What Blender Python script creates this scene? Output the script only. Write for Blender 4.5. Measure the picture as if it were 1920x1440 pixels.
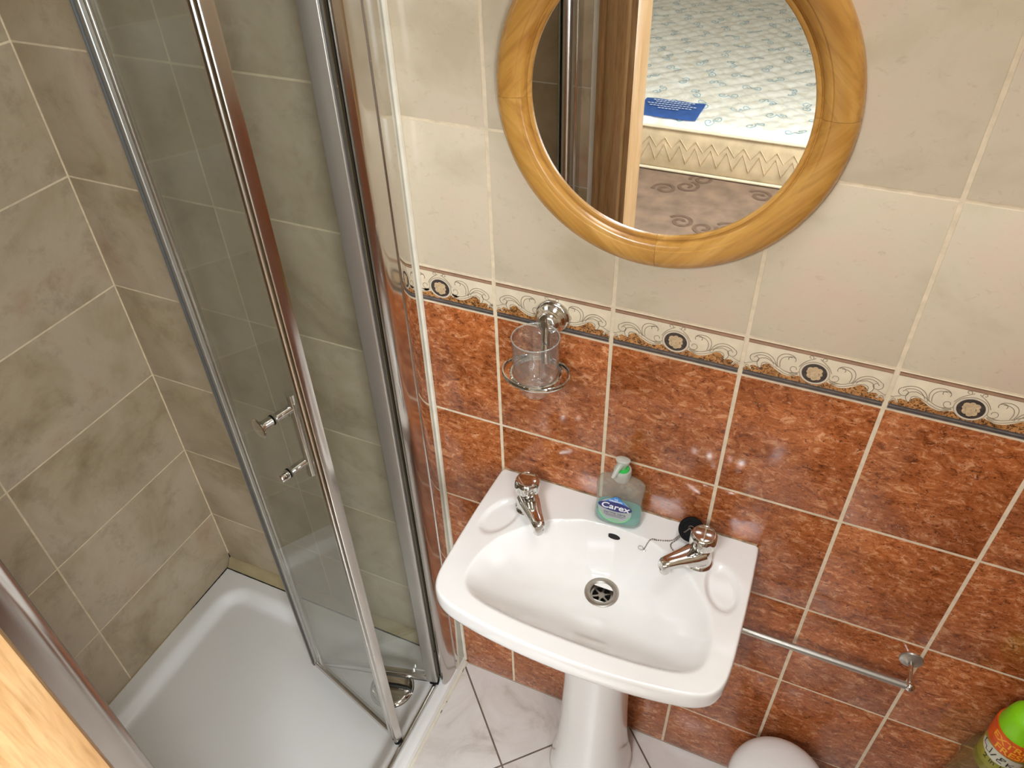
import bpy, bmesh, math, random
from mathutils import Vector, Matrix
from math import sin, cos, pi, sqrt, exp, log, atan2, hypot

random.seed(7)
scene = bpy.context.scene
C = scene.collection
for o in list(bpy.data.objects):
    bpy.data.objects.remove(o)

# ------------------------------------------------------------------ camera
cam_d = bpy.data.cameras.new('camera')
cam = bpy.data.objects.new('camera', cam_d)
C.objects.link(cam)
cam_d.sensor_width = 36.0
cam_d.lens = 1444.35 / 1920 * 36
cam_d.clip_start = 0.02
fwd = Vector((-0.32606, 0.69134, -0.64478)).normalized()
right = Vector((0.91375, 0.40523, -0.02766))
right = (right - right.dot(fwd) * fwd).normalized()
up = right.cross(fwd)
cam.matrix_world = Matrix((
    (right.x, up.x, -fwd.x, 0.4680),
    (right.y, up.y, -fwd.y, -0.9374),
    (right.z, up.z, -fwd.z, 1.9086),
    (0, 0, 0, 1)))
scene.camera = cam

# ------------------------------------------------------------------ world, light, exposure
world = bpy.data.worlds.new('sky')
scene.world = world
world.use_nodes = True
bg = world.node_tree.nodes['Background']
bg.inputs[0].default_value = (0.75, 0.86, 1.0, 1)
bg.inputs[1].default_value = 1.5
scene.view_settings.view_transform = 'Standard'
scene.view_settings.look = 'None'
scene.view_settings.gamma = 1
scene.view_settings.use_curve_mapping = False
scene.view_settings.exposure = 0.06


def area(name, loc, target, sx, sy, power, col):
    l = bpy.data.lights.new(name, 'AREA')
    l.shape = 'RECTANGLE'
    l.size, l.size_y, l.energy, l.color = sx, sy, power, col
    o = bpy.data.objects.new(name, l)
    C.objects.link(o)
    o.location = loc
    o.rotation_euler = (Vector(target) - Vector(loc)).to_track_quat('-Z', 'Y').to_euler()
    return o


# daylight outside the bedroom window, in the wall to the right of the bed
area('window_daylight', (1.98, -1.90, 1.50), (-0.7, -0.4, 0.4), 1.5, 1.4, 150, (0.88, 0.95, 1.0))

# ------------------------------------------------------------------ materials
def mat(name):
    m = bpy.data.materials.new(name)
    m.use_nodes = True
    nt = m.node_tree
    return m, nt, nt.nodes['Principled BSDF']


def srgb(r, g, b):
    f = lambda c: (c / 255 / 12.92) if c / 255 <= 0.04045 else ((c / 255 + 0.055) / 1.055) ** 2.4
    return (f(r), f(g), f(b), 1)


def plain(name, rgb, rough=0.4, metal=0.0, spec=0.5, noise=0.0, scale=30.0, coat=0.0):
    m, nt, p = mat(name)
    p.inputs['Base Color'].default_value = srgb(*rgb)
    p.inputs['Roughness'].default_value = rough
    p.inputs['Metallic'].default_value = metal
    p.inputs['Specular IOR Level'].default_value = spec
    p.inputs['Coat Weight'].default_value = coat
    if noise > 0:
        n = nt.nodes.new('ShaderNodeTexNoise')
        n.inputs['Scale'].default_value = scale
        n.inputs['Detail'].default_value = 4
        tc = nt.nodes.new('ShaderNodeTexCoord')
        nt.links.new(tc.outputs['Object'], n.inputs['Vector'])
        r = nt.nodes.new('ShaderNodeValToRGB')
        a = [max(0, c * (1 - noise)) for c in rgb]
        b = [min(255, c * (1 + noise * .6)) for c in rgb]
        r.color_ramp.elements[0].position = 0.3
        r.color_ramp.elements[1].position = 0.7
        r.color_ramp.elements[0].color = srgb(*a)
        r.color_ramp.elements[1].color = srgb(*b)
        nt.links.new(n.outputs['Fac'], r.inputs['Fac'])
        nt.links.new(r.outputs['Color'], p.inputs['Base Color'])
    return m


def ramp(nt, stops):
    r = nt.nodes.new('ShaderNodeValToRGB')
    el = r.color_ramp.elements
    el[0].position, el[0].color = stops[0][0], srgb(*stops[0][1])
    el[1].position, el[1].color = stops[-1][0], srgb(*stops[-1][1])
    for pos, c in stops[1:-1]:
        e = el.new(pos)
        e.color = srgb(*c)
    return r


def wpos(nt, sc=(1, 1, 1), per_object=True):
    """world position, shifted per object so that neighbouring tiles differ"""
    g = nt.nodes.new('ShaderNodeNewGeometry')
    mp = nt.nodes.new('ShaderNodeMapping')
    mp.inputs['Scale'].default_value = sc
    nt.links.new(g.outputs['Position'], mp.inputs['Vector'])
    if per_object:
        oi = nt.nodes.new('ShaderNodeObjectInfo')
        ml = nt.nodes.new('ShaderNodeVectorMath')
        ml.operation = 'SCALE'
        ml.inputs[0].default_value = (37, 53, 71)
        nt.links.new(oi.outputs['Random'], ml.inputs['Scale'])
        nt.links.new(ml.outputs[0], mp.inputs['Location'])
    return mp.outputs[0]


def tex_noise(nt, vec, scale, detail=6, rough=0.6, dist=0.0):
    n = nt.nodes.new('ShaderNodeTexNoise')
    n.inputs['Scale'].default_value = scale
    n.inputs['Detail'].default_value = detail
    n.inputs['Roughness'].default_value = rough
    n.inputs['Distortion'].default_value = dist
    nt.links.new(vec, n.inputs['Vector'])
    return n.outputs['Fac']


def mixc(nt, fac, a, b, mode='MIX'):
    m = nt.nodes.new('ShaderNodeMix')
    m.data_type = 'RGBA'
    m.blend_type = mode
    for sock, v in ((m.inputs[0], fac), (m.inputs[6], a), (m.inputs[7], b)):
        if isinstance(v, (tuple, float, int)):
            sock.default_value = v
        else:
            nt.links.new(v, sock)
    return m.outputs[2]


def bump(nt, p, fac, strength, dist):
    b = nt.nodes.new('ShaderNodeBump')
    b.inputs['Strength'].default_value = strength
    b.inputs['Distance'].default_value = dist
    nt.links.new(fac, b.inputs['Height'])
    nt.links.new(b.outputs[0], p.inputs['Normal'])


def red_tile():
    m, nt, p = mat('terracotta_marbled_glaze')
    v = wpos(nt, (0.78, 1, 1.25))
    a = tex_noise(nt, v, 62, 9, 0.68, 0.9)
    r1 = ramp(nt, [(0.32, (106, 54, 26)), (0.42, (164, 90, 46)), (0.54, (190, 112, 62)), (0.64, (222, 160, 116))])
    nt.links.new(a, r1.inputs['Fac'])
    b = tex_noise(nt, v, 9, 5, 0.6, 0.4)
    r2 = ramp(nt, [(0.30, (172, 158, 150)), (0.68, (255, 250, 245))])
    nt.links.new(b, r2.inputs['Fac'])
    c1 = mixc(nt, 0.7, r1.outputs[0], r2.outputs[0], 'MULTIPLY')
    fl = tex_noise(nt, v, 120, 5, 0.62, 2.2)
    r3 = ramp(nt, [(0.57, (0, 0, 0)), (0.64, (235, 235, 235))])
    nt.links.new(fl, r3.inputs['Fac'])
    c2 = mixc(nt, r3.outputs[0], c1, srgb(70, 30, 16))
    fl2 = tex_noise(nt, wpos(nt, (0.8, 1, 1.4)), 100, 4, 0.6, 2.4)
    r4 = ramp(nt, [(0.32, (190, 190, 190)), (0.39, (0, 0, 0))])
    nt.links.new(fl2, r4.inputs['Fac'])
    c3 = mixc(nt, r4.outputs[0], c2, srgb(224, 172, 134))
    nt.links.new(c3, p.inputs['Base Color'])
    p.inputs['Roughness'].default_value = 0.14
    p.inputs['Specular IOR Level'].default_value = 0.5
    return m


def cream_tile():
    m, nt, p = mat('cream_mottled_glaze')
    v = wpos(nt, (0.8, 1, 1.1))
    a = tex_noise(nt, v, 7, 5, 0.6, 0.3)
    r1 = ramp(nt, [(0.32, (195, 179, 151)), (0.50, (210, 195, 170)), (0.68, (214, 190, 168))])
    nt.links.new(a, r1.inputs['Fac'])
    f = tex_noise(nt, v, 90, 5, 0.6, 0.8)
    r2 = ramp(nt, [(0.60, (0, 0, 0)), (0.74, (170, 170, 170))])
    nt.links.new(f, r2.inputs['Fac'])
    c = mixc(nt, r2.outputs[0], r1.outputs[0], srgb(176, 156, 126))
    nt.links.new(c, p.inputs['Base Color'])
    p.inputs['Roughness'].default_value = 0.28
    p.inputs['Specular IOR Level'].default_value = 0.4
    return m


def stone_tile():
    m, nt, p = mat('beige_grey_stone_glaze')
    v = wpos(nt, (1, 1, 1))
    a = tex_noise(nt, v, 4.0, 6, 0.62, 0.5)
    r1 = ramp(nt, [(0.28, (140, 121, 92)), (0.42, (170, 152, 124)), (0.58, (184, 167, 142)), (0.74, (174, 146, 120))])
    nt.links.new(a, r1.inputs['Fac'])
    f = tex_noise(nt, v, 13, 9, 0.74, 0.25)
    r2 = ramp(nt, [(0.52, (0, 0, 0)), (0.74, (190, 190, 190))])
    nt.links.new(f, r2.inputs['Fac'])
    c = mixc(nt, r2.outputs[0], r1.outputs[0], srgb(122, 102, 76))
    nt.links.new(c, p.inputs['Base Color'])
    p.inputs['Roughness'].default_value = 0.32
    p.inputs['Specular IOR Level'].default_value = 0.4
    return m


def floor_tile_mat():
    m, nt, p = mat('white_marbled_floor_glaze')
    v = wpos(nt)
    a = tex_noise(nt, v, 5, 8, 0.66, 1.5)
    r1 = ramp(nt, [(0.30, (190, 178, 168)), (0.45, (216, 207, 200)), (0.65, (226, 219, 214))])
    nt.links.new(a, r1.inputs['Fac'])
    nt.links.new(r1.outputs[0], p.inputs['Base Color'])
    p.inputs['Roughness'].default_value = 0.22
    return m


def wood(name, dark, mid, light, axis=0, scale=1.0, rough=0.32, knots=False):
    m, nt, p = mat(name)
    tc = nt.nodes.new('ShaderNodeTexCoord')
    oi = nt.nodes.new('ShaderNodeObjectInfo')
    ml = nt.nodes.new('ShaderNodeVectorMath')
    ml.operation = 'SCALE'
    ml.inputs[0].default_value = (7, 11, 13)
    nt.links.new(oi.outputs['Random'], ml.inputs['Scale'])
    mp = nt.nodes.new('ShaderNodeMapping')
    sc = [34 * scale] * 3
    sc[axis] = 2.6 * scale
    mp.inputs['Scale'].default_value = sc
    nt.links.new(tc.outputs['Object'], mp.inputs['Vector'])
    nt.links.new(ml.outputs[0], mp.inputs['Location'])
    a = tex_noise(nt, mp.outputs[0], 1.0, 5, 0.55, 1.2)
    r1 = ramp(nt, [(0.30, dark), (0.48, mid), (0.68, light)])
    nt.links.new(a, r1.inputs['Fac'])
    col = r1.outputs[0]
    fine = tex_noise(nt, mp.outputs[0], 5.0, 3, 0.5, 0.2)
    r2 = ramp(nt, [(0.25, (205, 195, 180)), (0.55, (255, 255, 255))])
    nt.links.new(fine, r2.inputs['Fac'])
    col = mixc(nt, 0.6, col, r2.outputs[0], 'MULTIPLY')
    nt.links.new(col, p.inputs['Base Color'])
    p.inputs['Roughness'].default_value = rough
    p.inputs['Coat Weight'].default_value = 0.25
    p.inputs['Coat Roughness'].default_value = 0.2
    return m


def thin_glass(name, tint, rough=0.0, ior=1.5, haze=0.0, hazecol=(1, 1, 1, 1)):
    m = bpy.data.materials.new(name)
    m.use_nodes = True
    nt = m.node_tree
    nt.nodes.clear()
    out = nt.nodes.new('ShaderNodeOutputMaterial')
    tr = nt.nodes.new('ShaderNodeBsdfTransparent')
    tr.inputs[0].default_value = tint
    gl = nt.nodes.new('ShaderNodeBsdfGlossy')
    gl.inputs['Roughness'].default_value = rough
    # Schlick reflectance, the same from both sides of a thin sheet
    lw = nt.nodes.new('ShaderNodeLayerWeight')
    lw.inputs['Blend'].default_value = 0.5
    pw = nt.nodes.new('ShaderNodeMath')
    pw.operation = 'POWER'
    pw.inputs[1].default_value = 5.0
    nt.links.new(lw.outputs['Facing'], pw.inputs[0])
    f0 = ((ior - 1) / (ior + 1)) ** 2
    fr = nt.nodes.new('ShaderNodeMath')
    fr.operation = 'MULTIPLY_ADD'
    fr.inputs[1].default_value = 1 - f0
    fr.inputs[2].default_value = f0
    nt.links.new(pw.outputs[0], fr.inputs[0])
    mx = nt.nodes.new('ShaderNodeMixShader')
    base = tr.outputs[0]
    if haze > 0:
        df = nt.nodes.new('ShaderNodeBsdfPrincipled')
        df.inputs['Base Color'].default_value = hazecol
        df.inputs['Roughness'].default_value = 0.35
        tl = nt.nodes.new('ShaderNodeBsdfTranslucent')
        tl.inputs[0].default_value = hazecol
        ad = nt.nodes.new('ShaderNodeMixShader')
        ad.inputs[0].default_value = 0.35
        nt.links.new(df.outputs[0], ad.inputs[1])
        nt.links.new(tl.outputs[0], ad.inputs[2])
        m2 = nt.nodes.new('ShaderNodeMixShader')
        m2.inputs[0].default_value = haze
        nt.links.new(tr.outputs[0], m2.inputs[1])
        nt.links.new(ad.outputs[0], m2.inputs[2])
        base = m2.outputs[0]
    nt.links.new(fr.outputs[0], mx.inputs[0])
    nt.links.new(base, mx.inputs[1])
    nt.links.new(gl.outputs[0], mx.inputs[2])
    nt.links.new(mx.outputs[0], out.inputs[0])
    return m


def mottled_band_mat():
    m, nt, p = mat('orange_and_black_speckled_print')
    v = wpos(nt, (1, 1, 1), False)
    a = tex_noise(nt, v, 55, 4, 0.6, 0.5)
    r1 = ramp(nt, [(0.35, (150, 98, 52)), (0.6, (196, 138, 82))])
    nt.links.new(a, r1.inputs['Fac'])
    f = tex_noise(nt, v, 230, 4, 0.6, 1.0)
    r2 = ramp(nt, [(0.51, (0, 0, 0)), (0.56, (235, 235, 235))])
    nt.links.new(f, r2.inputs['Fac'])
    c = mixc(nt, r2.outputs[0], r1.outputs[0], srgb(44, 30, 20))
    nt.links.new(c, p.inputs['Base Color'])
    p.inputs['Roughness'].default_value = 0.25
    return m


M_red = red_tile()
M_cream = cream_tile()
M_stone = stone_tile()
M_ftile = floor_tile_mat()
M_grout = plain('cream_grout', (222, 203, 174), 0.8, noise=0.06, scale=60)
M_sgrout = plain('pale_beige_grout', (214, 196, 164), 0.8, noise=0.06, scale=60)
M_fgrout = plain('grey_brown_floor_grout', (112, 96, 82), 0.85, noise=0.12, scale=40)
M_paint = plain('white_wall_paint', (228, 222, 212), 0.7, noise=0.02, scale=20)
M_ceil = plain('white_ceiling_paint', (238, 234, 226), 0.8, noise=0.02, scale=20)
M_ceramic = plain('white_vitreous_china', (236, 232, 228), 0.10, spec=0.5, coat=0.3, noise=0.012, scale=3)
M_acrylic = plain('white_acrylic', (234, 231, 227), 0.22, spec=0.5, noise=0.015, scale=4)
M_chrome = plain('polished_chrome', (214, 212, 208), 0.07, metal=1.0, noise=0.01, scale=8)
M_alu = plain('bright_polished_aluminium', (204, 200, 194), 0.17, metal=1.0, noise=0.02, scale=8)
M_satin = plain('satin_aluminium', (178, 174, 166), 0.32, metal=0.8, noise=0.02, scale=8)
M_steel = plain('brushed_steel', (170, 162, 152), 0.30, metal=1.0, noise=0.05, scale=60)
M_dark = plain('dark_void', (14, 10, 8), 0.6, noise=0.05, scale=40)
M_seal = plain('grey_rubber_seal', (70, 68, 64), 0.5, noise=0.06, scale=40)
M_clearseal = plain('pale_grey_plastic_seal', (196, 196, 190), 0.35, noise=0.03, scale=40)
M_edge = plain('beige_grey_edge_strip', (150, 138, 120), 0.4, noise=0.04, scale=30)
M_silicone = plain('white_silicone', (214, 206, 188), 0.5, noise=0.04, scale=30)
M_strip = plain('yellowed_plastic_strip', (170, 152, 114), 0.5, noise=0.06, scale=25)
M_mould = plain('black_mould_line', (30, 24, 18), 0.9, noise=0.3, scale=60)
M_pine = wood('varnished_honey_pine', (158, 115, 72), (172, 133, 89), (182, 146, 102), axis=2, scale=1.8)
M_frame = wood('varnished_oak_mirror_frame', (178, 124, 54), (192, 140, 66), (204, 154, 80), axis=0, scale=1.0, rough=0.25)
M_mirror = plain('silvered_mirror', (238, 240, 238), 0.0, metal=1.0, noise=0.002, scale=2)
M_glass = thin_glass('clear_green_tinted_shower_glass', (0.972, 0.985, 0.972, 1), haze=0.035, hazecol=(0.80, 0.80, 0.70, 1))
M_tumbler = thin_glass('clear_tumbler_glass', (0.965, 0.97, 0.965, 1), ior=1.9, haze=0.05, hazecol=(0.9, 0.9, 0.88, 1))
M_winglass = thin_glass('window_glass', (0.97, 0.98, 0.98, 1))
M_scroll = plain('grey_brown_scroll_print', (138, 122, 102), 0.3, noise=0.05, scale=60)
M_bordercream = plain('cream_border_glaze', (222, 205, 178), 0.25, noise=0.04, scale=40)
M_brownline = plain('brown_line_print', (166, 130, 104), 0.3, noise=0.08, scale=50)
M_browndark = plain('dark_brown_line_print', (128, 94, 70), 0.3, noise=0.08, scale=50)
M_greyline = plain('slate_grey_line_print', (104, 96, 92), 0.3, noise=0.15, scale=60)
M_greydark = plain('dark_slate_line_print', (70, 62, 58), 0.3, noise=0.15, scale=60)
M_medring = plain('pale_medallion_ring_print', (212, 196, 172), 0.3, noise=0.04, scale=60)
M_meddark = plain('dark_medallion_print', (66, 58, 54), 0.3, noise=0.35, scale=160)
M_medrelief = plain('cream_cameo_print', (200, 172, 134), 0.3, noise=0.12, scale=220)
M_mottle = mottled_band_mat()
M_rubber = plain('black_rubber', (10, 9, 9), 0.7, spec=0.15, noise=0.1, scale=80)


# ------------------------------------------------------------------ mesh helpers
def obj(name, bm, m, parent=None, smooth=True, angle=38):
    bmesh.ops.recalc_face_normals(bm, faces=bm.faces)
    if smooth:
        ca = math.radians(angle)
        for f in bm.faces:
            f.smooth = True
        for e in bm.edges:
            e.smooth = not (len(e.link_faces) == 2 and e.calc_face_angle(0) > ca)
    me = bpy.data.meshes.new(name)
    bm.to_mesh(me)
    bm.free()
    if m is not None:
        me.materials.append(m)
    o = bpy.data.objects.new(name, me)
    C.objects.link(o)
    if parent:
        o.parent = parent
    return o


def tag(o, label, cat=None, group=None, kind=None):
    o['label'] = label
    if cat:
        o['category'] = cat
    if group:
        o['group'] = group
    if kind:
        o['kind'] = kind
    return o


def thing(name, label, cat, loc=(0, 0, 0), rotz=0, group=None):
    o = bpy.data.objects.new(name, None)
    o.empty_display_size = 0.05
    C.objects.link(o)
    o.location = loc
    o.rotation_euler = (0, 0, rotz)
    return tag(o, label, cat, group)


def link_copy(o, parent, loc=None):
    c = o.copy()
    C.objects.link(c)
    c.parent = parent
    if loc is not None:
        c.location = loc
    return c


def BM():
    return bmesh.new()


def box(bm, x0, x1, y0, y1, z0, z1, bev=0.0, seg=2):
    x0, x1 = min(x0, x1), max(x0, x1)
    y0, y1 = min(y0, y1), max(y0, y1)
    z0, z1 = min(z0, z1), max(z0, z1)
    vs = [bm.verts.new((x, y, z)) for x in (x0, x1) for y in (y0, y1) for z in (z0, z1)]
    idx = [(0, 1, 3, 2), (4, 6, 7, 5), (0, 4, 5, 1), (2, 3, 7, 6), (0, 2, 6, 4), (1, 5, 7, 3)]
    fs = [bm.faces.new([vs[i] for i in q]) for q in idx]
    if bev > 0:
        es = list({e for f in fs for e in f.edges})
        bmesh.ops.bevel(bm, geom=es, offset=bev, segments=seg, affect='EDGES', profile=0.5)
    return bm


def boxobj(name, m, parent, *a, bev=0.0, seg=2):
    return obj(name, box(BM(), *a, bev=bev, seg=seg), m, parent)


def lathe(bm, prof, segs=32, mtx=None, close=False, a0=0.0, a1=2 * pi):
    """prof: (radius, height) pairs turned round +Z, then moved by mtx"""
    full = abs(a1 - a0 - 2 * pi) < 1e-6
    n = segs if full else segs + 1
    rings = []
    for r, h in prof:
        if r < 1e-7:
            rings.append([bm.verts.new((0, 0, h))])
        else:
            rings.append([bm.verts.new((r * cos(a0 + (a1 - a0) * i / segs), r * sin(a0 + (a1 - a0) * i / segs), h)) for i in range(n)])
    pairs = list(zip(rings, rings[1:]))
    if close:
        pairs.append((rings[-1], rings[0]))
    for A, B in pairs:
        for i in range(segs):
            j = (i + 1) % n
            if len(A) == 1 and len(B) == 1:
                continue
            if len(A) == 1:
                bm.faces.new((A[0], B[i], B[j]))
            elif len(B) == 1:
                bm.faces.new((A[i], A[j], B[0]))
            else:
                bm.faces.new((A[i], A[j], B[j], B[i]))
    if mtx is not None:
        vs = {v for ring in rings for v in ring}
        for v in vs:
            v.co = mtx @ v.co
    return bm


def axis_mtx(loc, d):
    q = Vector(d).normalized().to_track_quat('Z', 'Y')
    return Matrix.Translation(Vector(loc)) @ q.to_matrix().to_4x4()


def tube(bm, pts, rad, segs=10, cap=True, closed=False):
    P = [Vector(p) for p in pts]
    n = len(P)
    rads = rad if isinstance(rad, (list, tuple)) else [rad] * n
    rings = []
    prev = None
    for i in range(n):
        if closed:
            t = (P[(i + 1) % n] - P[i - 1]).normalized()
        else:
            t = (P[min(i + 1, n - 1)] - P[max(i - 1, 0)]).normalized()
        if prev is None:
            a = Vector((0, 0, 1)) if abs(t.z) < 0.9 else Vector((1, 0, 0))
            nrm = t.cross(a).normalized()
        else:
            nrm = (prev - t * prev.dot(t)).normalized()
        prev = nrm
        b = t.cross(nrm)
        rings.append([bm.verts.new(P[i] + rads[i] * (cos(2 * pi * k / segs) * nrm + sin(2 * pi * k / segs) * b)) for k in range(segs)])
    rng = range(n if closed else n - 1)
    for i in rng:
        A, B = rings[i], rings[(i + 1) % n]
        for k in range(segs):
            bm.faces.new((A[k], A[(k + 1) % segs], B[(k + 1) % segs], B[k]))
    if cap and not closed:
        bm.faces.new(rings[0])
        bm.faces.new(rings[-1])
    return bm


def extrude(bm, pts, z0, z1, mtx=None):
    lo = [bm.verts.new((x, y, z0)) for x, y in pts]
    hi = [bm.verts.new((x, y, z1)) for x, y in pts]
    n = len(pts)
    bm.faces.new(lo)
    bm.faces.new(hi)
    for i in range(n):
        bm.faces.new((lo[i], lo[(i + 1) % n], hi[(i + 1) % n], hi[i]))
    if mtx is not None:
        for v in lo + hi:
            v.co = mtx @ v.co
    return bm


def rrect(w, d, r, n=5, cx=0.0, cy=0.0):
    pts = []
    for sx, sy, a in ((1, 1, 0), (-1, 1, pi / 2), (-1, -1, pi), (1, -1, 3 * pi / 2)):
        for i in range(n + 1):
            t = a + i / n * pi / 2
            pts.append((cx + sx * (w / 2 - r) + r * cos(t), cy + sy * (d / 2 - r) + r * sin(t)))
    return pts


def loft(bm, rings, cap=True, closed=False):
    R = [[bm.verts.new(p) for p in ring] for ring in rings]
    n = len(R[0])
    pr = list(zip(R, R[1:]))
    if closed:
        pr.append((R[-1], R[0]))
    for A, B in pr:
        for i in range(n):
            bm.faces.new((A[i], A[(i + 1) % n], B[(i + 1) % n], B[i]))
    if cap and not closed:
        bm.faces.new(R[0])
        bm.faces.new(R[-1])
    return bm


def ribbon(bm, pts, w, f, th=0.00025):
    """flat printed line of width w along 2D pts; f maps (u, v, h) to 3D"""
    n = len(pts)
    L, Rr = [], []
    for i in range(n):
        a = Vector(pts[max(i - 1, 0)])
        b = Vector(pts[min(i + 1, n - 1)])
        t = (b - a)
        t = t.normalized() if t.length > 1e-9 else Vector((1, 0))
        nn = Vector((-t.y, t.x))
        k = w[i] if isinstance(w, list) else w
        p = Vector(pts[i])
        l, r = p + nn * k / 2, p - nn * k / 2
        L.append(bm.verts.new(f(l.x, l.y, th)))
        Rr.append(bm.verts.new(f(r.x, r.y, th)))
    for i in range(n - 1):
        bm.faces.new((L[i], L[i + 1], Rr[i + 1], Rr[i]))


def flat(bm, pts, f, th=0.0002):
    bm.faces.new([bm.verts.new(f(u, v, th)) for u, v in pts])


def ell(cx, cy, rx, ry, n=28, rot=0.0):
    out = []
    for i in range(n):
        a = 2 * pi * i / n
        x, y = rx * cos(a), ry * sin(a)
        out.append((cx + x * cos(rot) - y * sin(rot), cy + x * sin(rot) + y * cos(rot)))
    return out


def text_mesh(name, body, size, m, parent, mtx, shear=0.0, bold=0.0, sx=1.0, extr=0.0002):
    cu = bpy.data.curves.new('lettering', 'FONT')
    cu.body = body
    cu.size = size
    cu.align_x = 'CENTER'
    cu.align_y = 'CENTER'
    cu.shear = shear
    cu.offset = bold
    cu.extrude = extr
    cu.resolution_u = 3
    t = bpy.data.objects.new('lettering_tmp', cu)
    C.objects.link(t)
    dg = bpy.context.evaluated_depsgraph_get()
    me = bpy.data.meshes.new_from_object(t.evaluated_get(dg))
    bpy.data.objects.remove(t)
    me.name = name
    me.transform(mtx @ Matrix.Diagonal((sx, 1, 1, 1)))
    me.materials.clear()
    me.materials.append(m)
    o = bpy.data.objects.new(name, me)
    C.objects.link(o)
    o.parent = parent
    return o


# ------------------------------------------------------------------ room dimensions
Z0 = 1.172                 # lower edge of the border tiles
HR = 0.2462                # terracotta tile pitch, vertical
W = 0.2                    # tile pitch, horizontal
ZB = Z0 + 0.0705           # top of border
HC = 0.2468                # cream tile pitch, vertical
XL = -0.9213               # shower side wall
XR = 1.10                  # right wall
XD = -0.142                # outer face of the shower screen
YF = -0.82                 # bathroom face of the door wall
CEIL = 2.40
RIM = Z0 - 0.36            # basin rim height


def struct(o, label=None):
    o['kind'] = 'structure'
    if label:
        o['label'] = label
        o['category'] = 'structure'
    return o


# ------------------------------------------------------------------ bathroom walls
def tile_mesh(w, h, t=0.006, bev=0.0012):
    bm = BM()
    box(bm, -w / 2, w / 2, 0, t, -h / 2, h / 2)
    es = [e for e in bm.edges if all(v.co.y < 1e-6 for v in e.verts)]
    bmesh.ops.bevel(bm, geom=es, offset=bev, segments=2, affect='EDGES', profile=0.5)
    return bm


_tiles = {}


def put_tile(name, m, parent, frame, u0, u1, v0, v1, gu, gv):
    """one tile between the joint centre lines u0..u1, v0..v1 of a wall"""
    w, h = round(u1 - u0 - gu, 5), round(v1 - v0 - gv, 5)
    if w < 0.004 or h < 0.004:
        return None
    key = (w, h, m.name)
    loc, rz = frame((u0 + u1) / 2, (v0 + v1) / 2)
    if key not in _tiles:
        o = obj(name, tile_mesh(w, h), m, parent)
        _tiles[key] = o
    else:
        o = link_copy(_tiles[key], parent)
        o.name = name
    o.location = loc
    o.rotation_euler = (0, 0, rz)
    return o


wall_back = struct(boxobj('wall_back', M_grout, None, XL - 0.1, XR + 0.1, 0.0012, 0.12, -0.05, CEIL + 0.03),
                   'back wall with cream and terracotta tiles behind the wash basin')
wall_left = struct(boxobj('wall_left', M_sgrout, None, XL - 0.12, XL - 0.0007, YF - 0.1, 0.0022, -0.05, CEIL + 0.03),
                   'beige stone tiled wall along the shower tray')
wall_right = struct(boxobj('wall_right', M_grout, None, XR + 0.0012, XR + 0.12, YF - 0.1, 0.0022, -0.05, CEIL + 0.03),
                    'tiled wall facing the shower')

f_back = lambda u, v: ((u, 0, v), 0)
f_left = lambda u, v: ((XL, -u, v), pi / 2)        # u = distance from the back corner
f_right = lambda u, v: ((XR, -u, v), -pi / 2)
f_front = lambda u, v: ((u, YF, v), pi)


def clipped(a, b, lo, hi):
    return max(a, lo), min(b, hi)


def basin_wall(parent, frame, lo, hi, start, border=True):
    """terracotta below, printed border, cream above"""
    k0 = int(math.floor((lo - start) / W))
    k1 = int(math.ceil((hi - start) / W))
    cols = [(start + k * W, start + (k + 1) * W) for k in range(k0, k1)]
    for ua, ub in cols:
        a, b = clipped(ua, ub, lo, hi)
        if b - a < 0.012:
            continue
        for r in range(5):
            v1 = Z0 - r * HR
            v0 = max(Z0 - (r + 1) * HR, 0.0)
            put_tile('terracotta_tile', M_red, parent, frame, a, b, v0, v1, 0.0058, 0.0054)
        for r in range(5):
            v0 = ZB + r * HC
            v1 = min(ZB + (r + 1) * HC, CEIL)
            put_tile('cream_tile', M_cream, parent, frame, a, b, v0, v1, 0.0058, 0.0044)
        bt = put_tile('border_tile', M_bordercream, parent, frame, a, b, Z0, ZB, 0.0058, 0.0042)
        if bt and border and b - a > 0.14:
            yield bt, (ua + ub) / 2 - (a + b) / 2, b - a


def shower_rows():
    z = [1.5213 + 0.2528 * k for k in range(-5, 4)]
    return [0.03] + z + [CEIL]


ZR = shower_rows()


def stone_wall(parent, frame, us):
    for ua, ub in zip(us, us[1:]):
        for va, vb in zip(ZR, ZR[1:]):
            put_tile('stone_tile', M_stone, parent, frame, ua, ub, va, vb, 0.0036, 0.0036)


boxobj('shower_grout', M_sgrout, wall_back, XL - 0.02, -0.150, 0.0007, 0.004, 0.0, CEIL)
stone_wall(wall_back, f_back, [XL, -0.558, -0.152])
stone_wall(wall_left, f_left, [0.0, 0.406, -YF])

# --- printed border ------------------------------------------------
BH = ZB - Z0 - 0.0042      # visible border height


def spiral(cx, cy, r0, r1, a0, a1, n=26):
    return [(cx + (r0 + (r1 - r0) * i / n) * cos(a0 + (a1 - a0) * i / n),
             cy + (r0 + (r1 - r0) * i / n) * sin(a0 + (a1 - a0) * i / n)) for i in range(n + 1)]


def bez(p0, p1, p2, p3, n=18):
    out = []
    for i in range(n + 1):
        t = i / n
        s = 1 - t
        out.append(tuple(s ** 3 * a + 3 * s * s * t * b + 3 * s * t * t * c + t ** 3 * d for a, b, c, d in zip(p0, p1, p2, p3)))
    return out


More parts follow.
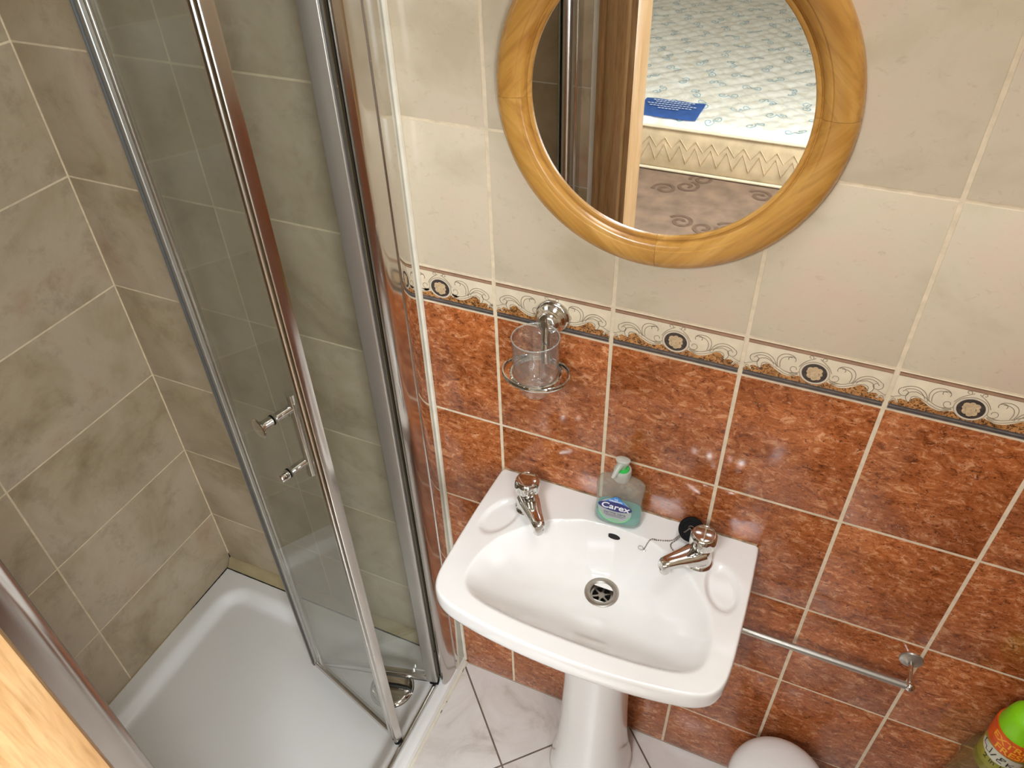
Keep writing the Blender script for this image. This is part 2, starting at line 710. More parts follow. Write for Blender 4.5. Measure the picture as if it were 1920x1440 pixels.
def border_print(half):
    """sub-parts printed on a border tile; u along the tile, v upward from its lower edge"""
    f = lambda u, v, h: (u, -h, v - BH / 2)
    R = {}
    bm = BM()
    # speckled stone ground with a wavy upper edge
    prof = [(0.0, 0.014), (0.012, 0.015), (0.02, 0.021), (0.03, 0.017), (0.042, 0.0185), (0.05, 0.0235), (0.06, 0.0285), (0.067, 0.0285),
            (0.072, 0.024), (0.076, 0.0195), (0.084, 0.021), (0.09, 0.017), (0.097, 0.014), (half, 0.012)]
    us = [-u for u, v in reversed(prof[1:])] + [u for u, v in prof]
    vs = [v for u, v in reversed(prof[1:])] + [v for u, v in prof]
    for i in range(len(us) - 1):
        bm.faces.new([bm.verts.new(f(*q)) for q in ((us[i], 0.0085, 0.0001), (us[i + 1], 0.0085, 0.0001), (us[i + 1], vs[i + 1], 0.0001), (us[i], vs[i], 0.0001))])
    R['speckled_print'] = (bm, M_mottle)
    bm = BM()
    flat(bm, [(-half, 0.0), (half, 0.0), (half, 0.0092), (-half, 0.0092)], f, 0.0002)
    R['slate_line_print'] = (bm, M_greyline)
    bm = BM()
    flat(bm, [(-half, 0.0018), (half, 0.0018), (half, 0.0040), (-half, 0.0040)], f, 0.0003)
    flat(bm, [(-half, 0.0072), (half, 0.0072), (half, 0.0088), (-half, 0.0088)], f, 0.0003)
    R['dark_slate_line_print'] = (bm, M_greydark)
    bm = BM()
    flat(bm, [(-half, BH - 0.0068), (half, BH - 0.0068), (half, BH - 0.0004), (-half, BH - 0.0004)], f, 0.0002)
    R['brown_line_print'] = (bm, M_brownline)
    bm = BM()
    flat(bm, [(-half, BH - 0.0022), (half, BH - 0.0022), (half, BH - 0.0004), (-half, BH - 0.0004)], f, 0.0003)
    flat(bm, [(-half, BH - 0.0068), (half, BH - 0.0068), (half, BH - 0.0060), (-half, BH - 0.0060)], f, 0.0003)
    R['dark_brown_line_print'] = (bm, M_browndark)
    # leaf bodies, cream over the speckle
    bm = BM()
    for s in (-1, 1):
        g = lambda u, v, h, s=s: f(s * u, v, h)
        ribbon(bm, spiral(0.027, 0.030, 0.0095, 0.0075, -2.6, 0.5, 14), 0.006, g, 0.00022)
        ribbon(bm, bez((0.022, 0.024), (0.038, 0.010), (0.052, 0.030), (0.066, 0.0335), 18), [0.004 + 0.0045 * sin(pi * i / 18) for i in range(19)], g, 0.00022)
        ribbon(bm, bez((0.066, 0.0335), (0.076, 0.034), (0.080, 0.026), (0.0735, 0.0195), 12), [0.0055 * (1 - 0.6 * i / 12) for i in range(13)], g, 0.00022)
        ribbon(bm, bez((0.085, 0.026), (0.092, 0.024), (0.096, 0.018), (half, 0.020), 8), 0.004, g, 0.00022)
        ribbon(bm, bez((0.087, 0.013), (0.090, 0.021), (0.094, 0.022), (half, 0.013), 8), 0.003, g, 0.00022)
    R['leaf_print'] = (bm, M_bordercream)
    bm = BM()
    w = 0.00095
    for s in (-1, 1):
        g = lambda u, v, h, s=s: f(s * u, v, h)
        for pts in (
            spiral(0.0275, 0.030, 0.0078, 0.0025, -2.9, 3.4),                                     # curl beside the medallion
            bez((0.021, 0.0225), (0.036, 0.0085), (0.052, 0.028), (0.066, 0.0305)),                 # under side of the leaf
            bez((0.028, 0.0235), (0.042, 0.016), (0.054, 0.036), (0.070, 0.0385)),                  # upper side
            bez((0.066, 0.0305), (0.072, 0.0305), (0.075, 0.026), (0.071, 0.0205), 10),
            bez((0.070, 0.0375), (0.080, 0.038), (0.083, 0.025), (0.0745, 0.018), 12),
            bez((0.052, 0.0265), (0.056, 0.047), (0.074, 0.052), (0.087, 0.040)),                   # arch
            bez((0.056, 0.029), (0.061, 0.042), (0.073, 0.046), (0.083, 0.038)),
            spiral(0.0825, 0.0335, 0.0085, 0.0022, 0.9, -6.0),                                      # curl of the arch
            bez((0.050, 0.027), (0.058, 0.046), (0.048, 0.056), (0.034, 0.0525)),                   # big C leaf
            bez((0.047, 0.028), (0.052, 0.043), (0.044, 0.051), (0.033, 0.0485)),
            bez((0.034, 0.0525), (0.028, 0.050), (0.027, 0.045), (0.029, 0.0425), 10),
            spiral(0.0345, 0.0455, 0.0055, 0.0035, 2.6, -0.6, 14),
            bez((0.022, 0.036), (0.016, 0.050), (0.008, 0.052), (0.003, 0.0565), 12),               # crown over the medallion
            spiral(0.0095, 0.0565, 0.0035, 0.0014, 3.6, -2.0, 14),
            bez((0.085, 0.026), (0.092, 0.024), (0.096, 0.019), (half, 0.0225), 8),
            bez((0.087, 0.012), (0.090, 0.021), (0.094, 0.022), (half, 0.011), 8),
        ):
            ribbon(bm, pts, w, g, 0.0003)
    R['scroll_print'] = (bm, M_scroll)
    bm = BM()
    flat(bm, ell(0, 0.0305, 0.0208, 0.0198, 36), f, 0.00032)
    R['medallion_rim_print'] = (bm, M_scroll)
    bm = BM()
    flat(bm, ell(0, 0.0305, 0.0200, 0.0190, 36), f, 0.0004)
    R['medallion_ring_print'] = (bm, M_medring)
    bm = BM()
    flat(bm, ell(0, 0.0305, 0.0172, 0.0165, 36), f, 0.0005)
    R['medallion_print'] = (bm, M_meddark)
    bm = BM()
    for k, (cx, cy, rx, ry) in enumerate(((0, 0, .008, .009), (-.007, .006, .0062, .0055), (.007, .0065, .006, .0055), (-.0065, -.0055, .0058, .0062),
                           (.0065, -.0065, .0055, .006), (0, .0095, .005, .0042), (0.001, -.0105, .0055, .0042), (.0105, 0, .003, .004), (-.0105, .001, .003, .0035))):
        flat(bm, ell(cx * 0.84, 0.0305 + cy * 0.88, rx * 0.74, ry * 0.78, 16, 0.3), f, 0.0006 + 0.00001 * k)
    R['cameo_print'] = (bm, M_medrelief)
    return R


_bp = {}


def decorate(tiles):
    for bt, shift, width in tiles:
        half = round(min(width / 2, 0.1) - 0.0036, 4)
        if width > 0.19:
            key = 'full'
        else:
            key = round(width, 3)
        if key not in _bp:
            if key == 'full':
                src = {n: obj(n, bm, m, bt, smooth=False) for n, (bm, m) in border_print(0.0964).items()}
            else:
                # a cut tile: trim the print to the tile's own extent
                src = {}
                for n, (bm, m) in border_print(0.0964).items():
                    for lim, sgn in ((width / 2 - 0.0036, 1), (-(width / 2 - 0.0036), -1)):
                        bmesh.ops.bisect_plane(bm, geom=bm.verts[:] + bm.edges[:] + bm.faces[:], plane_co=(lim - shift, 0, 0),
                                               plane_no=(sgn, 0, 0), clear_outer=True)
                    o = obj(n, bm, m, bt, smooth=False)
                    o.location.x = shift
                    src[n] = o
            _bp[key] = src
        else:
            for n, o in _bp[key].items():
                c = link_copy(o, bt)
                c.name = n


decorate(list(basin_wall(wall_back, f_back, XD, XR, 0.0)))
decorate([t for t in basin_wall(wall_right, f_right, 0.0, -YF, 0.0)])

# --- door wall with the doorway, lining and architrave --------------
DX0, DX1, DH = -0.037, 0.715, 2.03          # rough opening
bm = BM()
box(bm, -2.4, DX0, YF - 0.10, YF - 0.0022, -0.05, CEIL + 0.03)
box(bm, DX1, 1.75, YF - 0.10, YF - 0.0022, -0.05, CEIL + 0.03)
box(bm, DX0 - 0.001, DX1 + 0.001, YF - 0.10, YF - 0.0022, DH, CEIL + 0.03)
wall_front = struct(obj('wall_front', bm, M_paint, None, smooth=False), 'wall with the doorway between bathroom and bedroom')
stone_wall(wall_front, f_front, [XL, -0.52, -0.118])

door_1 = thing('door_1', 'honey pine door lining and architrave around the bathroom doorway', 'door frame')
door_1['kind'] = 'structure'


def architrave_profile(w, t):
    """moulding profile: x across, y projection from the wall"""
    return [(0, 0), (0, 0.010), (0.003, 0.013), (0.010, 0.0145), (0.013, 0.0115), (0.017, 0.0115), (0.020, 0.016), (0.030, 0.0195), (0.040, t),
            (w - 0.010, t), (w - 0.003, t - 0.003), (w, t - 0.008), (w, 0)]


aw, at = 0.076, 0.020
for sgn, xo in ((1, DX0 - aw + 0.010), (-1, DX1 + aw - 0.010)):
    bm = BM()
    pts = [(xo + sgn * x, YF - 0.0 + y) for x, y in architrave_profile(aw, at)]
    extrude(bm, pts, 0.0, DH + 0.06)
    obj('architrave', bm, M_pine, door_1)
bm = BM()
box(bm, DX0 - aw + 0.012, DX1 + aw - 0.012, YF, YF + at - 0.001, DH - 0.012, DH + 0.062, bev=0.004)
obj('architrave_head', bm, M_pine, door_1)
bm = BM()
box(bm, DX0, DX0 + 0.022, YF - 0.105, YF + 0.012, 0, DH, bev=0.0015)
obj('lining', bm, M_pine, door_1)
bm = BM()
box(bm, DX1 - 0.022, DX1, YF - 0.105, YF + 0.012, 0, DH, bev=0.0015)
obj('lining', bm, M_pine, door_1)
bm = BM()
box(bm, DX0 + 0.02, DX1 - 0.02, YF - 0.105, YF + 0.012, DH - 0.022, DH, bev=0.0015)
obj('lining_head', bm, M_pine, door_1)
bm = BM()
box(bm, DX0 + 0.02, DX1 - 0.02, YF - 0.09, YF - 0.02, 0.0, 0.008, bev=0.003)
obj('threshold_strip', bm, M_steel, door_1)

# ceiling
struct(boxobj('ceiling', M_ceil, None, -2.5, 2.0, -6.4, 0.15, CEIL, CEIL + 0.1), 'white ceiling')

# ------------------------------------------------------------------ floor with diagonal tiles
floor = struct(boxobj('floor', M_fgrout, None, XL - 0.1, XR + 0.1, YF - 0.06, 0.1, -0.08, -0.0012), 'white diagonal tiled bathroom floor')


def clip_poly(poly, axis, lim, keep_less):
    out = []
    n = len(poly)
    for i in range(n):
        a, b = poly[i], poly[(i + 1) % n]
        ia = (a[axis] <= lim) == keep_less or a[axis] == lim
        ib = (b[axis] <= lim) == keep_less or b[axis] == lim
        if ia:
            out.append(a)
        if ia != ib:
            t = (lim - a[axis]) / (b[axis] - a[axis])
            out.append((a[0] + t * (b[0] - a[0]), a[1] + t * (b[1] - a[1])))
    return out


FT = 0.33
S2 = sqrt(2)
for i in range(-3, 7):
    for j in range(-3, 8):
        # joints: x+y = -0.149 + i*FT*sqrt2 ;  x-y = 0.270 + j*FT*sqrt2
        g = 0.0022 * S2
        p0, p1 = -0.149 + i * FT * S2 + g, -0.149 + (i + 1) * FT * S2 - g
        q0, q1 = 0.270 + (j - 3) * FT * S2 + g, 0.270 + (j - 2) * FT * S2 - g
        poly = [((p + q) / 2, (p - q) / 2) for p, q in ((p0, q0), (p1, q0), (p1, q1), (p0, q1))]
        for ax, lim, kl in ((0, XD + 0.0005, False), (0, XR, True), (1, YF - 0.05, False), (1, -0.0005, True)):
            poly = clip_poly(poly, ax, lim, kl)
            if len(poly) < 3:
                break
        if len(poly) < 3:
            continue
        ar = abs(sum(poly[k][0] * poly[(k + 1) % len(poly)][1] - poly[(k + 1) % len(poly)][0] * poly[k][1] for k in range(len(poly)))) / 2
        if ar < 2e-4:
            continue
        bm = BM()
        extrude(bm, poly, -0.006, 0.0)
        obj('floor_tile', bm, M_ftile, floor, smooth=False)

# ------------------------------------------------------------------ shower tray
TX0, TX1, TY0, TY1 = XL, XD - 0.001, YF, 0.0
TRIM_Z = 0.036


def sstep(t):
    t = max(0.0, min(1.0, t))
    return t * t * (3 - 2 * t)


def tray_z(x, y):
    # distance inside a rounded rectangle (the sunken floor)
    x0, x1, y0, y1, r = TX0 + 0.045, TX1 - 0.048, TY0 + 0.07, TY1 - 0.060, 0.075
    cx, cy = (x0 + x1) / 2, (y0 + y1) / 2
    dx, dy = abs(x - cx) - (x1 - x0) / 2 + r, abs(y - cy) - (y1 - y0) / 2 + r
    sd = hypot(max(dx, 0), max(dy, 0)) + min(max(dx, dy), 0) - r
    z = TRIM_Z - 0.024 * sstep((-sd + 0.004) / 0.040)
    # fall towards the waste
    z -= 0.003 * sstep(-sd / 0.2)
    # roll of the open outer edge
    e = min(1.0, max(0.0, (x - (TX1 - 0.012)) / 0.012))
    z -= 0.004 * e * e
    return z


bm = BM()
NX, NY = 96, 96
xs = [TX0 + (TX1 - TX0) * i / NX for i in range(NX + 1)]
ys = [TY0 + (TY1 - TY0) * i / NY for i in range(NY + 1)]
V = [[bm.verts.new((x, y, tray_z(x, y))) for y in ys] for x in xs]
for i in range(NX):
    for j in range(NY):
        bm.faces.new((V[i][j], V[i + 1][j], V[i + 1][j + 1], V[i][j + 1]))
ring = [V[i][0] for i in range(NX + 1)] + [V[NX][j] for j in range(1, NY + 1)] + [V[i][NY] for i in range(NX - 1, -1, -1)] + [V[0][j] for j in range(NY - 1, 0, -1)]
low = [bm.verts.new((v.co.x, v.co.y, 0.0)) for v in ring]
for k in range(len(ring)):
    k2 = (k + 1) % len(ring)
    bm.faces.new((ring[k], ring[k2], low[k2], low[k]))
bm.faces.new(low)
tray = thing('shower_tray', 'low white shower tray set in the tiled corner', 'shower tray')
obj('tray_body', bm, M_acrylic, tray, angle=60)
wx, wy = -0.283, -0.146
wz = tray_z(wx, wy)
bm = BM()
lathe(bm, [(0, 0.0075), (0.02, 0.0072), (0.040, 0.0058), (0.050, 0.0035), (0.0535, 0.0008), (0.0535, -0.003)], 48, Matrix.Translation((wx, wy, wz)))
obj('waste_cover', bm, M_chrome, tray)
bm = BM()
lathe(bm, [(0.0535, -0.002), (0.0545, 0.0015), (0.0575, 0.0012), (0.0590, -0.003)], 48, Matrix.Translation((wx, wy, wz)))
obj('waste_rim', bm, M_chrome, tray)

# sealing strips round the tray
trim_1 = thing('trim_1', 'yellowed sealing strip where the shower tray meets the back wall', 'sealing strip')
trim_1['kind'] = 'structure'
bm = BM()
x0, x1 = XL + 0.002, -0.190
prof = [(0.0, TRIM_Z - 0.002), (0.0, 0.064), (-0.004, 0.063), (-0.010, 0.056), (-0.015, 0.047), (-0.0225, TRIM_Z + 0.003), (-0.0225, TRIM_Z - 0.002)]
A = [bm.verts.new((x0, y, z)) for y, z in prof]
B = [bm.verts.new((x1, y, z)) for y, z in prof]
for k in range(len(prof)):
    k2 = (k + 1) % len(prof)
    bm.faces.new((A[k], A[k2], B[k2], B[k]))
bm.faces.new(A)
bm.faces.new(B)
obj('strip', bm, M_strip, trim_1)
bm = BM()
pts = [(x0 + (x1 - x0) * i / 40, -0.0235, TRIM_Z + 0.0003) for i in range(41)]
tube(bm, pts, [0.0016 + 0.0009 * random.random() for _ in pts], 6)
obj('mould_line', bm, M_mould, trim_1)
bm = BM()
pts = [(XL + 0.0008, -0.010 - 0.17 * i / 30, TRIM_Z + 0.0006) for i in range(31)]
tube(bm, pts, [0.0019 - 0.0012 * i / 30 + 0.0006 * random.random() for i in range(31)], 6)
obj('mould_line', bm, M_mould, trim_1)
bm = BM()
pts = [(XL + 0.0010, -0.0015, TRIM_Z + 0.004 + 0.040 * i / 10) for i in range(11)]
tube(bm, pts, [0.0032 - 0.0024 * i / 10 + 0.001 * random.random() for i in range(11)], 6)
obj('mould_line', bm, M_mould, trim_1)
bm = BM()
pts = [(XL + 0.0009, -0.18 - 0.62 * i / 30, TRIM_Z + 0.0008) for i in range(31)]
tube(bm, pts, 0.0014, 6)
obj('sealant_line', bm, M_strip, trim_1)

trim_2 = thing('trim_2', 'white silicone bead down the tiles beside the shower screen', 'silicone bead')
trim_2['kind'] = 'structure'
bm = BM()
tube(bm, [(XD + 0.0015, -0.001, 0.02 + 1.9 * i / 30) for i in range(31)], [0.0046 + 0.0006 * random.random() for _ in range(31)], 8)
obj('bead', bm, M_silicone, trim_2)
bm = BM()
pts = [(XD + 0.001, -0.001 - 0.80 * i / 40, 0.0025) for i in range(41)]
tube(bm, pts, [0.0055 + 0.002 * random.random() for _ in pts], 8)
obj('bead', bm, M_silicone, trim_2)

for ya, yb in ((-0.020, -0.048), (-0.118, -0.126), (-0.145, -0.156), (-0.150, -0.153)):
    bm = BM()
    tube(bm, [(XD + 0.0052, ya + (yb - ya) * i / 6, 0.0042 + 0.0006 * random.random()) for i in range(7)], [0.0008, 0.0016, 0.0018, 0.0016, 0.0017, 0.0014, 0.0007], 6)
    obj('mould_mark', bm, M_mould, trim_2)

# ------------------------------------------------------------------ shower enclosure
HZ = 1.90
enc = thing('shower_enclosure', 'chrome framed folding glass shower door standing half open', 'shower screen')


def part_box(name, m, *a, bev=0.0):
    return obj(name, box(BM(), *a, bev=bev), m, enc)


def jamb(sgn, yw):
    """sgn=-1: fixed to the back wall (runs towards -y); sgn=+1: fixed to the door wall"""
    y = lambda d: yw + sgn * d
    part_box('wall_channel', M_chrome, XD - 0.036, XD, y(0), y(0.046), TRIM_Z - 0.001, HZ, bev=0.0015)
    bm = BM()
    prof = [(XD - 0.034, y(0.03)), (XD - 0.034, y(0.082)), (XD - 0.031, y(0.086)), (XD - 0.027, y(0.086)), (XD - 0.0255, y(0.080)), (XD - 0.0225, y(0.080)),
            (XD - 0.0215, y(0.090)), (XD - 0.017, y(0.096)), (XD - 0.011, y(0.097)), (XD - 0.006, y(0.091)), (XD - 0.0035, y(0.082)), (XD - 0.0025, y(0.071)), (XD - 0.0025, y(0.03))]
    extrude(bm, prof, TRIM_Z - 0.001, HZ)
    obj('jamb_profile', bm, M_alu, enc)
    bm = BM()
    box(bm, XD - 0.0253, XD - 0.0227, y(0.079), y(0.0825), TRIM_Z, HZ)
    obj('jamb_seal', bm, M_seal, enc, smooth=False)


jamb(-1, 0.0)
jamb(1, YF - 0.012)
part_box('head_rail', M_alu, XD - 0.036, XD - 0.001, YF + 0.001, -0.001, HZ, HZ + 0.035, bev=0.002)
part_box('threshold_rail', M_alu, XD - 0.037, XD - 0.029, YF + 0.08, -0.085, TRIM_Z - 0.006, TRIM_Z + 0.006, bev=0.0015)
part_box('threshold_seal', M_clearseal, XD - 0.029, XD - 0.025, YF + 0.08, -0.078, TRIM_Z - 0.006, TRIM_Z + 0.0035, bev=0.001)

J = Vector((-0.173, -0.0985))
K = Vector((-0.495, -0.180))
L = Vector((-0.183, -0.272))
PZ0, PZ1 = 0.052, 1.865


def panel(name, A, B, hinge_w):
    d = (B - A)
    ln = d.length
    bm = BM()
    box(bm, 0.012, ln - 0.012, -0.003, 0.003, PZ0 + 0.006, PZ1 - 0.006)
    g = obj(name, bm, M_glass, enc, smooth=False)
    g.location = (A.x, A.y, 0)
    g.rotation_euler = (0, 0, atan2(d.y, d.x))
    for z0, z1 in ((PZ0, PZ0 + 0.018), (PZ1 - 0.018, PZ1)):
        bm = BM()
        box(bm, 0.010, ln - 0.010, -0.0075, 0.0075, z0, z1, bev=0.002)
        obj('rail', bm, M_alu, g)
    bm = BM()
    box(bm, 0.012, ln - 0.012, -0.0035, 0.0035, PZ0 - 0.012, PZ0 + 0.001)
    obj('drip_seal', bm, M_seal, g, smooth=False)
    return g, ln


def stile(g, name, prof, m):
    bm = BM()
    extrude(bm, prof, PZ0 - 0.002, PZ1 + 0.002)
    return obj(name, bm, m, g)


# first leaf: hung on the wall jamb
g1, l1 = panel('folding_door_leaf', J, K, 0.03)
stile(g1, 'hinge_stile', rrect(0.030, 0.016, 0.003, 3, 0.011, 0.0), M_satin)
stile(g1, 'knuckle_stile', rrect(0.022, 0.016, 0.005, 4, l1 - 0.013, 0.0), M_alu)
# second leaf: knuckle to lead edge
g2, l2 = panel('folding_door_leaf', K, L, 0.03)
stile(g2, 'knuckle_stile', rrect(0.009, 0.017, 0.003, 3, 0.002, 0.0), M_edge)
stile(g2, 'knuckle_bead', rrect(0.012, 0.012, 0.004, 4, 0.0135, 0.0), M_satin)
stile(g2, 'knuckle_seal', rrect(0.0028, 0.0185, 0.001, 2, 0.0073, 0.0), M_seal)
# lead stile: two rounded ribs with a groove between
prof = [(l2 - 0.026, 0.0085)] + [(l2 - 0.0255 + 0.006 - 0.006 * cos(a), -0.0075 - 0.003 * sin(a)) for a in (0, .6, 1.2, 1.8, 2.5, 3.14)] + \
       [(l2 - 0.0125, -0.0055), (l2 - 0.0110, -0.0055)] + [(l2 - 0.0045 - 0.0065 * cos(a), -0.0075 - 0.0035 * sin(a)) for a in (0, .6, 1.2, 1.8, 2.5, 3.14)] + [(l2 + 0.002, 0.0085)]
stile(g2, 'lead_stile', prof, M_alu)
bm = BM()
box(bm, l2 - 0.0128, l2 - 0.0108, -0.0062, -0.0048, PZ0, PZ1)
obj('stile_groove_seal', bm, M_seal, g2, smooth=False)
# pivot shoes at the foot
bm = BM()
box(bm, l2 - 0.020, l2 + 0.004, -0.008, 0.008, PZ0 - 0.014, PZ0 + 0.0, bev=0.003)
lathe(bm, [(0, -0.02), (0.006, -0.02), (0.0065, -0.008), (0.0065, 0.004), (0, 0.004)], 14, Matrix.Translation((l2 - 0.006, -0.004, PZ0)))
obj('pivot_shoe', bm, M_rubber, g2)
bm = BM()
box(bm, -0.008, 0.006, -0.007, 0.007, PZ0 - 0.010, PZ0, bev=0.003)
obj('pivot_shoe', bm, M_seal, g2)
bm = BM()
box(bm, -0.006, 0.018, -0.008, 0.008, PZ0 - 0.016, PZ0, bev=0.003)
obj('pivot_shoe', bm, M_rubber, g1)
# handle: bar on the outer side, knob and cap on the inner side
hs, hz0, hz1 = 0.192, Z0 - 0.268, Z0 - 0.138
hb = BM()
tube(hb, [(hs + 0.0, 0.040, hz0 - 0.036 + (hz1 - hz0 + 0.066) * i / 12) for i in range(13)], 0.0095, 18)
hbar = obj('handle_bar', hb, M_chrome, g2)
for z in (hz0, hz1):
    bm = BM()
    lathe(bm, [(0, 0.003), (0.0080, 0.003), (0.0080, 0.038), (0, 0.038)], 16, axis_mtx((hs, 0, z), (0, 1, 0)))
    obj('handle_stem', bm, M_chrome, g2)
    bm = BM()
    lathe(bm, [(0.0058, 0.0), (0.0096, 0.0), (0.0096, 0.003), (0.0058, 0.003)], 18, axis_mtx((hs, -0.0058, z), (0, 1, 0)))
    obj('handle_washer', bm, M_rubber, g2)
bm = BM()
lathe(bm, [(0, 0), (0.0092, 0), (0.0092, 0.016), (0.0082, 0.0175), (0, 0.0178)], 20, axis_mtx((hs, -0.0055, hz0), (0, -1, 0)))
obj('handle_cap', bm, M_chrome, g2)
bm = BM()
lathe(bm, [(0, 0), (0.0088, 0), (0.0088, 0.015), (0.0100, 0.020), (0.0182, 0.0240), (0.0186, 0.0258), (0.0172, 0.0272), (0, 0.0280)], 26, axis_mtx((hs, -0.0055, hz1), (0, -1, 0)))
obj('handle_knob', bm, M_chrome, g2)

# ------------------------------------------------------------------ wash basin
BX = 0.2465


def half_outline():
    pts = [(0.2420, 0.0), (0.2455, -0.0008), (0.2472, -0.0040)]
    pts += [(0.2472 + 0.0043 * sin(min(1, t / 0.16) * pi / 2), -t) for t in [0.01 + 0.0118 * i for i in range(19)]]
    pts += bez((0.2512, -0.232), (0.2498, -0.285), (0.246, -0.307), (0.196, -0.3185), 18)[1:]
    pts += bez((0.196, -0.3185), (0.13, -0.332), (0.06, -0.3355), (0.0, -0.336), 16)[1:]
    return pts


ho = half_outline()
outline = [(BX + x, y) for x, y in ho] + [(BX - x, y) for x, y in reversed(ho[:-1])]


def resample(poly, n, closed=True):
    P = [Vector(p) for p in poly]
    seg = [(P[i], P[(i + 1) % len(P)]) for i in range(len(P) if closed else len(P) - 1)]
    tot = sum((b - a).length for a, b in seg)
    out, acc, k = [], 0.0, 0
    for i in range(n):
        t = tot * i / n
        while k < len(seg) - 1 and acc + (seg[k][1] - seg[k][0]).length < t:
            acc += (seg[k][1] - seg[k][0]).length
            k += 1
        a, b = seg[k]
        l = (b - a).length
        out.append(a + (b - a) * ((t - acc) / l if l > 0 else 0))
    return out


BC = Vector((0.2500, -0.122))       # waste position
_op = [(0, -.302), (.06, -.301), (.11, -.298), (.155, -.292), (.184, -.283), (.202, -.267), (.208, -.245), (.205, -.206), (.191, -.166), (.169, -.137), (.146, -.112),
       (.112, -.085), (.062, -.063), (0, -.057)]
_poly = [(BC.x + 0.002 + x, y) for x, y in _op] + [(BC.x + 0.002 - x, y) for x, y in reversed(_op[1:-1])]
_tab = [0.0] * 360
for d in range(360):
    a = math.radians(d)
    dx, dy = cos(a), sin(a)
    best = 0
    for i in range(len(_poly)):
        (x1, y1), (x2, y2) = _poly[i], _poly[(i + 1) % len(_poly)]
        x1 -= BC.x; x2 -= BC.x; y1 -= BC.y; y2 -= BC.y
        ex, ey = x2 - x1, y2 - y1
        den = dx * ey - dy * ex
        if abs(den) < 1e-12:
            continue
        t = (x1 * ey - y1 * ex) / den
        s = (x1 * dy - y1 * dx) / den
        if t > 0 and -1e-6 <= s <= 1 + 1e-6:
            best = max(best, t)
    _tab[d] = best
for _ in range(2):
    _tab = [(_tab[i - 2] + 2 * _tab[i - 1] + 3 * _tab[i] + 2 * _tab[(i + 1) % 360] + _tab[(i + 2) % 360]) / 9 for i in range(360)]


def open_r(a):
    d = math.degrees(a) % 360
    i = int(d) % 360
    t = d - int(d)
    return _tab[i] * (1 - t) + _tab[(i + 1) % 360] * t


def basin_h(x, y):
    dx, dy = x - BC.x, y - BC.y
    r = hypot(dx, dy)
    rho = r / open_r(atan2(dy, dx)) if r > 1e-6 else 0
    k = 0.016
    nexp = 2.9 + 2.6 * max(0.0, dy / r if r > 1e-6 else 0.0) ** 1.5
    q = (1 - rho ** nexp)
    z = -0.112 * k * (log(1 + exp(q / k)) if q / k < 40 else q / k)
    # soap recesses beside the taps
    for cx, sg in ((0.0455, -1), (0.4515, 1)):
        ux, uy = x - cx, y + 0.112
        th = 0.35 * sg
        vx, vy = ux * cos(th) + uy * sin(th), -ux * sin(th) + uy * cos(th)
        e = 1 - (vx / 0.027) ** 2 - (vy / 0.048) ** 2
        if e > -0.2:
            z -= 0.0055 * sstep((e + 0.15) / 0.55) * (1 - sstep((1.0 - rho) / 0.08) * 0.6)
    return z


basin = thing('wash_basin', 'white ceramic pedestal wash basin with two tap holes under the round mirror', 'wash basin', (BX, -0.17, 0))
NB = 224
ol = resample(outline, NB)
rings = []


def ringat(sc, z, c=Vector((BX, -0.12)), zoff=0):
    return [(c.x + (p.x - c.x) * sc, c.y + (p.y - c.y) * sc if True else 0, z) for p in ol]


def keep_back(ring):
    # the rear face of the basin stays flat against the tiles
    return [(x, min(y, 0.0), z) for x, y, z in ring]


under = [(0.10, -0.160), (0.34, -0.160), (0.48, -0.154), (0.62, -0.135), (0.78, -0.105), (0.90, -0.072), (0.955, -0.054), (0.985, -0.044), (0.996, -0.036), (1.0, -0.026), (1.0, -0.012), (0.9985, -0.006), (0.994, -0.0018)]
for sc, dz in under:
    rings.append(keep_back(ringat(sc, RIM + dz)))
NT = 96
for k in range(NT + 1):
    sc = 0.988 - (0.988 - 0.086) * (k / NT)
    ring = []
    for p in ol:
        c = Vector((BX, -0.12)) * (1 - k / NT) + BC * (k / NT)
        x, y = c.x + (p.x - c.x) * sc, c.y + (p.y - c.y) * sc
        ring.append((x, y, RIM + basin_h(x, y)))
    rings.append(ring)
# end the bowl on the circular waste seat
zc = RIM + basin_h(BC.x, BC.y)
rings.append([(BC.x + 0.0205 * cos(atan2(p.y - BC.y, p.x - BC.x)), BC.y + 0.0205 * sin(atan2(p.y - BC.y, p.x - BC.x)), zc - 0.001) for p in ol])
rings.append([(BC.x + 0.0205 * cos(atan2(p.y - BC.y, p.x - BC.x)), BC.y + 0.0205 * sin(atan2(p.y - BC.y, p.x - BC.x)), zc - 0.03) for p in ol])
bm = BM()
loft(bm, rings, cap=True)
for v in bm.verts:
    v.co -= Vector((BX, -0.17, 0))
obj('basin_body', bm, M_ceramic, basin, angle=55)
bofs = Vector((-BX, 0.17, 0))


def bpart(name, bm, m, **k):
    for v in bm.verts:
        v.co += bofs
    return obj(name, bm, m, basin, **k)


